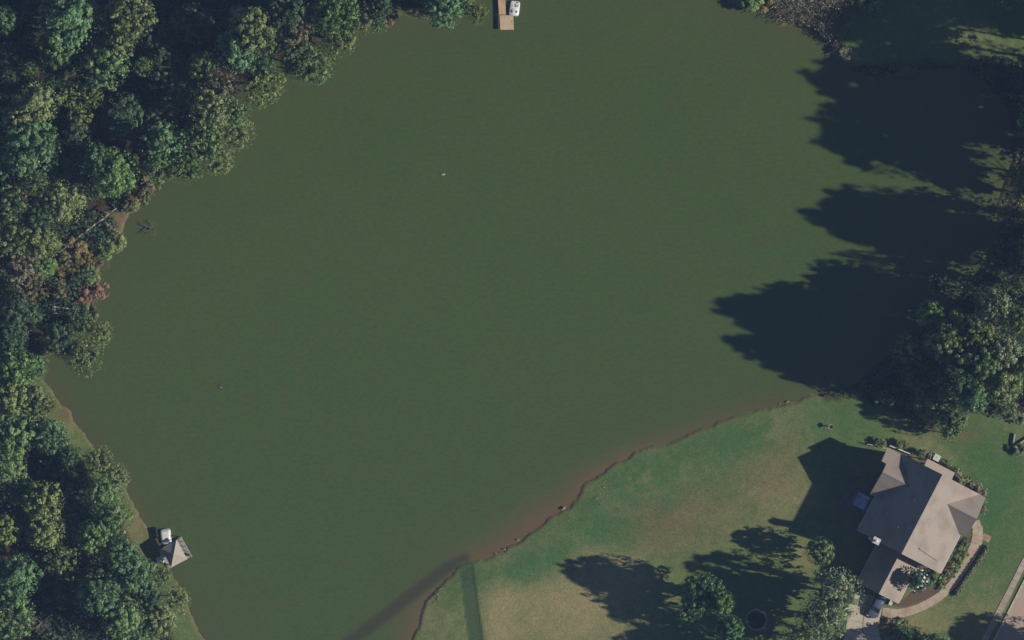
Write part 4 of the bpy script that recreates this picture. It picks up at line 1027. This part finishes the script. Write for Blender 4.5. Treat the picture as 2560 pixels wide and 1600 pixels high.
MB().box(-.22,.22,-.40,.40,0,.95).build('cabinet', M['white'], MBX); MB().box(-.25,.25,-.43,.43,.952,1.0).build('lid', M['white_plastic'], MBX)

# ------------------------------------------------------------------ trampoline, bird bath, lawn bits
tr = empty('trampoline', (*at(1891,1549,.9), .47), 0, 'round black trampoline in the shade of the lawn trees', 'trampoline')
NT = 32
def ring(mb, r, z, t, n=NT):
    for k in range(n):
        a, b = 2*math.pi*k/n, 2*math.pi*(k+1)/n; mb.tube((r*math.cos(a), r*math.sin(a), z), (r*math.cos(b), r*math.sin(b), z), t, t, 5)
    return mb
ring(MB(), 1.68, .85, .035).build('frame', M['chrome'], tr)
MB().tube((0,0,.80),(0,0,.82),1.42,1.42,32).build('jump_mat', M['mat_black'], tr)
mb = MB()
for k in range(NT):
    a = 2*math.pi*k/NT; b = 2*math.pi*(k+1)/NT
    mb.slab([(1.46*math.cos(a),1.46*math.sin(a),.86),(1.62*math.cos(a),1.62*math.sin(a),.88),(1.62*math.cos(b),1.62*math.sin(b),.88),(1.46*math.cos(b),1.46*math.sin(b),.86)], .02)
mb.build('pad', M['pad_blue'], tr)
for k in range(6):
    a = k*1.047; MB().tube((1.66*math.cos(a),1.66*math.sin(a),0),(1.66*math.cos(a),1.66*math.sin(a),.85),.03,.03,6).build('leg', M['chrome'], tr)
ld = empty('ladder', (*at(1908,1571,.6), .47), R(-35), 'small metal step ladder at the trampoline rim', 'ladder')
MB().tube((-.2,0,0),(-.2,.35,.85),.03,.03,6).build('side_rail', M['white_plastic'], ld); MB().tube((.2,0,0),(.2,.35,.85),.03,.03,6).build('side_rail', M['white_plastic'], ld)
for z in (.2,.45,.7): MB().box(-.2,.2,z*.41-.09,z*.41+.09,z-.02,z+.02).build('step', M['white_plastic'], ld)
sp = empty('stepping_path', (*at(1925,1588,.5), .47), 0, 'reddish timber path leading away from the trampoline ladder', 'path')
for k in range(9):
    x, y = at(1914+k*6.2, 1576+k*4.4, .5); ox, oy = at(1925,1588,.5)
    MB().box(-.16,.16,-.28,.28,0,.10, M=Matrix.Translation((x-ox,y-oy,0)) @ Matrix.Rotation(R(-35),4,'Z')).build('board', M['brick_step'] if k % 3 == 0 else M['mulch'], sp)
bb = empty('bird_bath', (*at(2077,1067,1), .47), 0, 'pale bird bath standing on the lawn north of the house shadow', 'bird bath')
MB().tube((0,0,0),(0,0,.12),.26,.22,12).tube((0,0,.12),(0,0,1.0),.10,.08,10).build('pedestal', M['stone'], bb)
MB().loft([[(r*math.cos(t*.5236), r*math.sin(t*.5236), z) for t in range(12)] for r, z in ((.1,1.0),(.36,1.12),(.40,1.2),(.36,1.2),(.30,1.14))]).build('basin', M['stone'], bb)
MB().tube((0,0,1.14),(0,0,1.16),.29,.29,12).build('water', M['glass'], bb)
tb = empty('timber_frame', (*at(2531,1118,.6), .46), 0, 'low white timber beams meeting in a V at the edge of the east lawn', 'timber edging')
ox, oy = at(2531,1118,.6)
def beam(p, q, w=.12, h=.55, par=tb, name='beam', mat='greywood'):
    a = Vector((*at(*p,.6),0)); b = Vector((*at(*q,.6),0)); ang = math.atan2(b.y-a.y, b.x-a.x); L = (b-a).length
    MB().box(0,L,-w,w,.0,h, M=Matrix.Translation((a.x-ox,a.y-oy,0)) @ Matrix.Rotation(ang,4,'Z')).build(name, M[mat], par)
beam((2533,1110),(2537,1084)); beam((2534,1118),(2575,1092))
# stones and scattered pieces
def stone(px, py, sx, sy, label, mat='stone', rz=0, z=.3, name='shore_stone', cat='stone', grp=None):
    g = random.Random(int(px)); n = 9; rr = []; sx *= .72; sy *= .8
    for zz, k in ((-.12,.85),(.10,1.0),(.22,.75),(.28,.35)):
        rr.append([(sx*k*math.cos(6.283*i/n)*g.uniform(.8,1.15), sy*k*math.sin(6.283*i/n)*g.uniform(.8,1.15), zz*min(1,sx*2.2)) for i in range(n)])
    o = MB().loft(rr).build(name, M[mat]); o.location = (*at(px, py, z), z); o.rotation_euler = (0,0,rz); tag(o, label, cat, grp); return o
SS = 'stones along the south shore'
stone(1968,1005,.42,.14,'pinkish pale stone at the water edge below the long tree shadow','stone_pink',.35,.12,grp=SS)
stone(1950,1010,.22,.10,'small pink stone beside the pinkish pale one','stone_pink',.3,.12,grp=SS)
stone(1409,1271,.50,.20,'pale slab of stone at the water edge where the silt is reddest','stone',.8,.30,grp=SS)
stone(1296,1350,.22,.16,'small pale stone on the eroded shore, middle one','stone',.4,.3,grp=SS)
stone(1262,1374,.28,.12,'flat pale stone near the ditch end of the eroded shore','stone',.3,.3,grp=SS)
stone(1240,1384,.16,.10,'tiny pale stone nearest the ditch on the eroded shore','stone',.3,.3,grp=SS)
stone(312,1331,.20,.20,'round white stone in the grass north of the boathouse shadow','white_plastic',0,.5,grp='stones on the west bank')
stone(202,812,.22,.2,'white stone among the dark brush of the west bank','white_plastic',0,1.2,grp='stones on the west bank')
stone(253,642,.18,.15,'white stone at the water edge of the thicket','white_plastic',0,.6,grp='stones on the west bank')
mbs = MB(); gg = random.Random(4)
for (a, b, n) in (((1515,1205),(1488,1250),9),((1108,1470),(1075,1500),7),((1100,1490),(1084,1512),5)):
    for k in range(n):
        t = k/(n-1); x, y = at(a[0]+(b[0]-a[0])*t+gg.uniform(-3,3), a[1]+(b[1]-a[1])*t+gg.uniform(-3,3), .5)
        s = gg.uniform(.05,.11); mbs.box(x-s,x+s,y-s*.6,y+s*.6,.42,.54+s*.2)
tag(mbs.build('gravel_scraps', M['stone']), 'pale scraps of driftwood and gravel stranded on the south shore', 'gravel', kind='stuff')

# fallen logs
def log(p, q, r, label, z=.8, z2=None, grp='fallen logs on the west bank', branches=3):
    a = Vector((*at(*p, z), z)); b = Vector((*at(*q, z), z2 if z2 is not None else z)); d = b-a
    o = empty('fallen_log', tuple(a), 0, label, 'log', grp)
    mb = MB(); n = 6; g = random.Random(int(p[0])); prev = Vector((0,0,0)); pr = r
    for k in range(1, n+1):
        c = d*(k/n)+Vector((g.uniform(-.06,.06), g.uniform(-.06,.06), g.uniform(-.04,.06))); rr_ = r*(1-.6*k/n); mb.tube(prev, c, pr, rr_, 8); prev = c; pr = rr_
    mb.build('log', M['log'], o, True); br = MB()
    for k in range(branches):
        s = d*g.uniform(.4,.95); v = Vector((g.uniform(-1,1), g.uniform(-1,1), g.uniform(.1,.5))); br.tube(s, s+v*.9, r*.35, r*.12, 5)
    if branches: br.build('branch_stubs', M['log'], o)
log((190,598),(292,520),.20,'longest fallen log lying slantwise towards the water',2.0,2.6)
log((257,552),(302,586),.17,'shorter log crossing below the longest one',1.4,.9)
log((130,766),(194,774),.17,'upper of the two parallel logs over the dark hollow',3.0,2.2)
log((128,781),(176,787),.13,'lower of the two parallel logs over the dark hollow',2.6,2.0,branches=1)
log((148,632),(172,612),.10,'thin pale pole lying on the orange-brown thicket',3.2,3.3,branches=1)

# ------------------------------------------------------------------ wooden dock and pedal boats
dk = empty('dock', (*at(1255,36,.6), 0), 0, 'narrow wooden dock with a square end platform at the top edge', 'dock')
ox, oy = at(1255,36,.6)
def planks(x0f, x1f, yt, yb, mat):
    y = yt
    while y < yb-1:
        xa, xb = x0f(y), x1f(y); a = at(xa, y, .6); b = at(xb, y, .6); w = .135
        MB().box(a[0]-ox, b[0]-ox, a[1]-oy-w, a[1]-oy, .58, .62+random.uniform(0,.012)).build('plank', M[mat], dk); y += 2.42
lf = lambda y: 1245.2+(y/74)*4.9
planks(lf, lambda y: 1262.8+(y/38)*2.4, -60, 37, 'dock')
planks(lambda y: 1249+(y-39)*.035*1.2, lambda y: 1283.2+(y-39)*.05, 38.2, 74, 'dock_pale')
for y in (-55,-20,12,39,72):
    for x in (lf(y)+1.2, (1264 if y < 38 else 1283)-1.2):
        a = at(x, y, .6); MB().tube((a[0]-ox,a[1]-oy,-1.4),(a[0]-ox,a[1]-oy,.57),.09,.09,8).build('pile', M['dock_side'], dk)
for x0, x1, y0, y1 in ((1245.5,1246.8,-60,74),(1263,1264.2,-60,38),(1281.5,1283,39,74)):
    a = at(x0,y0,.6); b = at(x1,y1,.6); MB().box(a[0]-ox,b[0]-ox+.02,b[1]-oy,a[1]-oy,.38,.575).build('stringer', M['dock_side'], dk)
c = at(1280.5,54,.7); MB().tube((c[0]-ox,c[1]-oy,.63),(c[0]-ox,c[1]-oy,.74),.07,.05,8).build('cleat', M['chrome'], dk)

def rounded(w, l, r, n=5, taper=1.0):
    pts = []
    for (sx, sy, a0) in ((1,1,0),(-1,1,90),(-1,-1,180),(1,-1,270)):
        for k in range(n+1):
            a = R(a0+90*k/n); ww = w*(taper if sy > 0 else 1); pts.append((sx*(ww-r)+r*math.cos(a), sy*(l-r)+r*math.sin(a)))
    return pts
def pedal_boat(px, py, rz, label, canopy):
    o = empty('pedal_boat', (*at(px, py, .5), 0), rz, label, 'pedal boat', 'pedal boats')
    def lift(pts, k, z): return [(x*k, y*k, z) for x, y in pts]
    P = rounded(.80, 1.18, .38)
    MB().loft([lift(P,.86,-.15), lift(P,.98,.12), lift(P,1.0,.28), lift(P,.96,.36)]).build('hull', M['white_plastic'], o, True)
    # raised coaming, pontoon backs, seats and foot wells
    for sx in (-1, 1):
        MB().loft([[(sx*.38+x*.9, .48+y*.9, z) for x, y in rounded(.26,.30,.12,3)] for z in (.34,.50)]).build('seat_back', M['white_plastic'], o)
        MB().loft([[(sx*.38+x*.7, .42+y*.7, z) for x, y in rounded(.22,.22,.1,3)] for z in (.502,.515)]).build('seat', M['seat_lite'], o)
        MB().loft([[(sx*.37+x, -.48+y, z) for x, y in rounded(.17,.24,.1,3)] for z in (.355,.372)]).build('foot_well', M['seat_dark' if sx < 0 else 'seat_lite'], o)
        MB().tube((sx*.37-.14,-.5,.42),(sx*.37+.14,-.5,.42),.025,.025,6).box(sx*.37-.16,sx*.37-.08,-.56,-.44,.40,.44).box(sx*.37+.08,sx*.37+.16,-.56,-.44,.40,.44).build('pedal', M['black'], o)
        MB().loft([[(sx*.44+x*k, .96+y*k, z) for x, y in rounded(.2,.12,.06,3)] for k, z in ((1,.352),(.7,.46))]).build('rear_pod', M['seat_lite'] if sx > 0 else M['white_plastic'], o)
    MB().tube((0,-.1,.36),(0,-.1,.62),.02,.02,6).box(-.03,.03,-.24,-.06,.60,.63).build('tiller', M['lamp_black'], o)
    if canopy:
        Q = rounded(.76, .92, .26); MB().loft([[(x, .12+y, 1.55) for x, y in Q], [(x*.97, .12+y*.97, 1.62) for x, y in Q], [(x*.6, .12+y*.6, 1.69) for x, y in Q]]).build('canopy', M['white_plastic'], o, True)
        for sx in (-.6,.6):
            for y in (-.6,.85): MB().tube((sx,y,.34),(sx,y,1.56),.022,.022,6).build('canopy_pole', M['chrome'], o)
        MB().box(-.55,.55,-1.08,-.84,.36,.44).build('bow_seat', M['navy'], o)
    return o
pedal_boat(1286, 21, R(-7), 'white open pedal boat moored beside the wooden dock', False)
pedal_boat(415, 1341, R(7), 'white pedal boat with a pale canopy tied up beside the pavilion', True)

# ------------------------------------------------------------------ lake pavilion
bx, by = at(435.5, 1384, 3.0)
PA = math.atan2(-(990-580), (1160-935))            # direction of the outer eave
pav = empty('boathouse', (bx, by, 0), 0, 'square dock pavilion with a pale hipped roof on the west bank', 'boathouse')
def pl(px, py, z): x, y = at(px, py, z); return (x-bx, y-by, z)
ap = pl(434.5, 1385, 4.1); cn = {'n': pl(441,1349.5,2.75), 'e': pl(468,1398,2.75), 's': pl(428,1418.5,2.75), 'w': pl(403.5,1372,2.75)}
rf = MB()
for a, b in (('s','e'),('e','n'),('n','w'),('w','s')): rf.slab([cn[a], cn[b], ap], .12)
rfo = rf.build('roof', M['tile_roof'], pav)
hc = MB()
for k in 'nesw': hc.tube(Vector(cn[k])+Vector((0,0,.02)), Vector(ap)+Vector((0,0,.02)), .05, .05, 5)
hc.build('hip_cap', M['tile_roof'], rfo)
def inset(p, t, z): return (p[0]*(1-t)+ap[0]*t, p[1]*(1-t)+ap[1]*t, z)
for k in 'nesw':
    a = inset(cn[k], .12, -1.0); MB().tube(a, (a[0],a[1],2.85), .09, .08, 8).build('post', M['white'], pav)
# deck boards run parallel to the outer eave and reach beyond the roof on the lake side
u = (Vector(cn['e'])-Vector(cn['n'])); u.z = 0; Lu = u.length; u.normalize(); v = Vector((-u.y, u.x, 0));
if v.dot(Vector((1,1,0))) < 0: v = -v
cc_ = (Vector(cn['n'])+Vector(cn['e']))/2; cc_.z = 0
off = -3.3
while off < .72:
    c0 = cc_+v*off; a = c0-u*Lu*.49; b = c0+u*Lu*.49; n_ = v*.085
    q = [a-n_, b-n_, b+n_, a+n_]; MB().prism(ccw([(p.x, p.y) for p in q]), .50, .545).build('deck_board', M['greywood'], pav); off += .18
rl = [cc_+v*.70-u*Lu*.50, cc_+v*.70+u*Lu*.50]
mbr = MB(); mbr.tube((rl[0].x,rl[0].y,1.5),(rl[1].x,rl[1].y,1.5),.055,.055,6)
mbr.tube((rl[0].x,rl[0].y,1.0),(rl[1].x,rl[1].y,1.0),.035,.035,6); mbr.build('handrail', M['stone'], pav)
for t in (0,.25,.5,.75,1):
    p = rl[0].lerp(rl[1], t); MB().tube((p.x,p.y,-.9),(p.x,p.y,1.5),.06,.06,6).build('rail_post', M['greywood'], pav)
p = cc_+v*.4+u*Lu*.36; MB().tube((p.x,p.y,.56),(p.x,p.y,1.1),.2,.22,10).build('bucket', M['darkwood'], pav)
for q in ('s','w','n','e'):
    a = inset(cn[q], .1, 0); MB().tube((a[0],a[1],-1.2),(a[0],a[1],.5),.11,.11,8).build('pile', M['dock_side'], pav)
# white garden chairs on the bank
def chair(px, py, rz, label):
    o = empty('garden_chair', (*at(px,py,.6), .48), rz, label, 'chair', 'white garden chairs by the pavilion')
    MB().loft([[(x,y,z) for x, y in rounded(.27,.27,.08,3)] for z in (.38,.43)]).build('seat', M['white_plastic'], o)
    MB().loft([[(x*1.0,.22+y*.12+ (z-.43)*.28,z) for x, y in rounded(.27,.27,.08,3)] for z in (.44,.88)]).build('backrest', M['white_plastic'], o)
    for x in (-.24,.24):
        MB().box(x-.04,x+.04,-.25,.25,.62,.66).build('armrest', M['white_plastic'], o)
        for y in (-.22,.22): MB().tube((x,y,0),(x,y,.62 if y < 0 else .40),.025,.03,5).build('leg', M['white_plastic'], o)
chair(396.5,1398.5, R(40), 'white garden chair farthest inland on the bank beside the pavilion')
chair(404.5,1392, R(-20), 'white garden chair tucked under the pavilion eave, in the shadow edge')
ct = chair(408.5,1401, R(150), 'white garden chair nearest the water beside the pavilion')

# ------------------------------------------------------------------ buoys
def buoy(px, py, label, r, mat, l=0):
    o = empty('buoy', (*at(px,py,.1), 0), R(5), label, 'buoy')
    MB().loft([[(x, r*math.cos(t)*k, .05+r*math.sin(t)*k) for t in [i*.6283 for i in range(10)]] for x, k in ((-l-r,.1),(-l-r*.7,.7),(-l,1),(l,1),(l+r*.7,.7),(l+r,.1))]).build('float', M[mat], o, True)
    MB().tube((0,0,r),(0,0,r+.12),.03,.03,6).build('mooring_eye', M['chrome'], o)
buoy(1107,436,'oblong pale buoy floating in open water',.15,'seat_lite',.22)
rg = empty('float_ring', (*at(551,967,.1), 0), 0, 'dark floating ring on the open water of the south-west bay', 'float')
ring(MB(), .33, .03, .07, 14).build('tube', M['darkwood'], rg); MB().tube((.1,-.1,-.05),(.1,-.1,.12),.12,.1,8).build('marker', M['seat_lite'], rg)
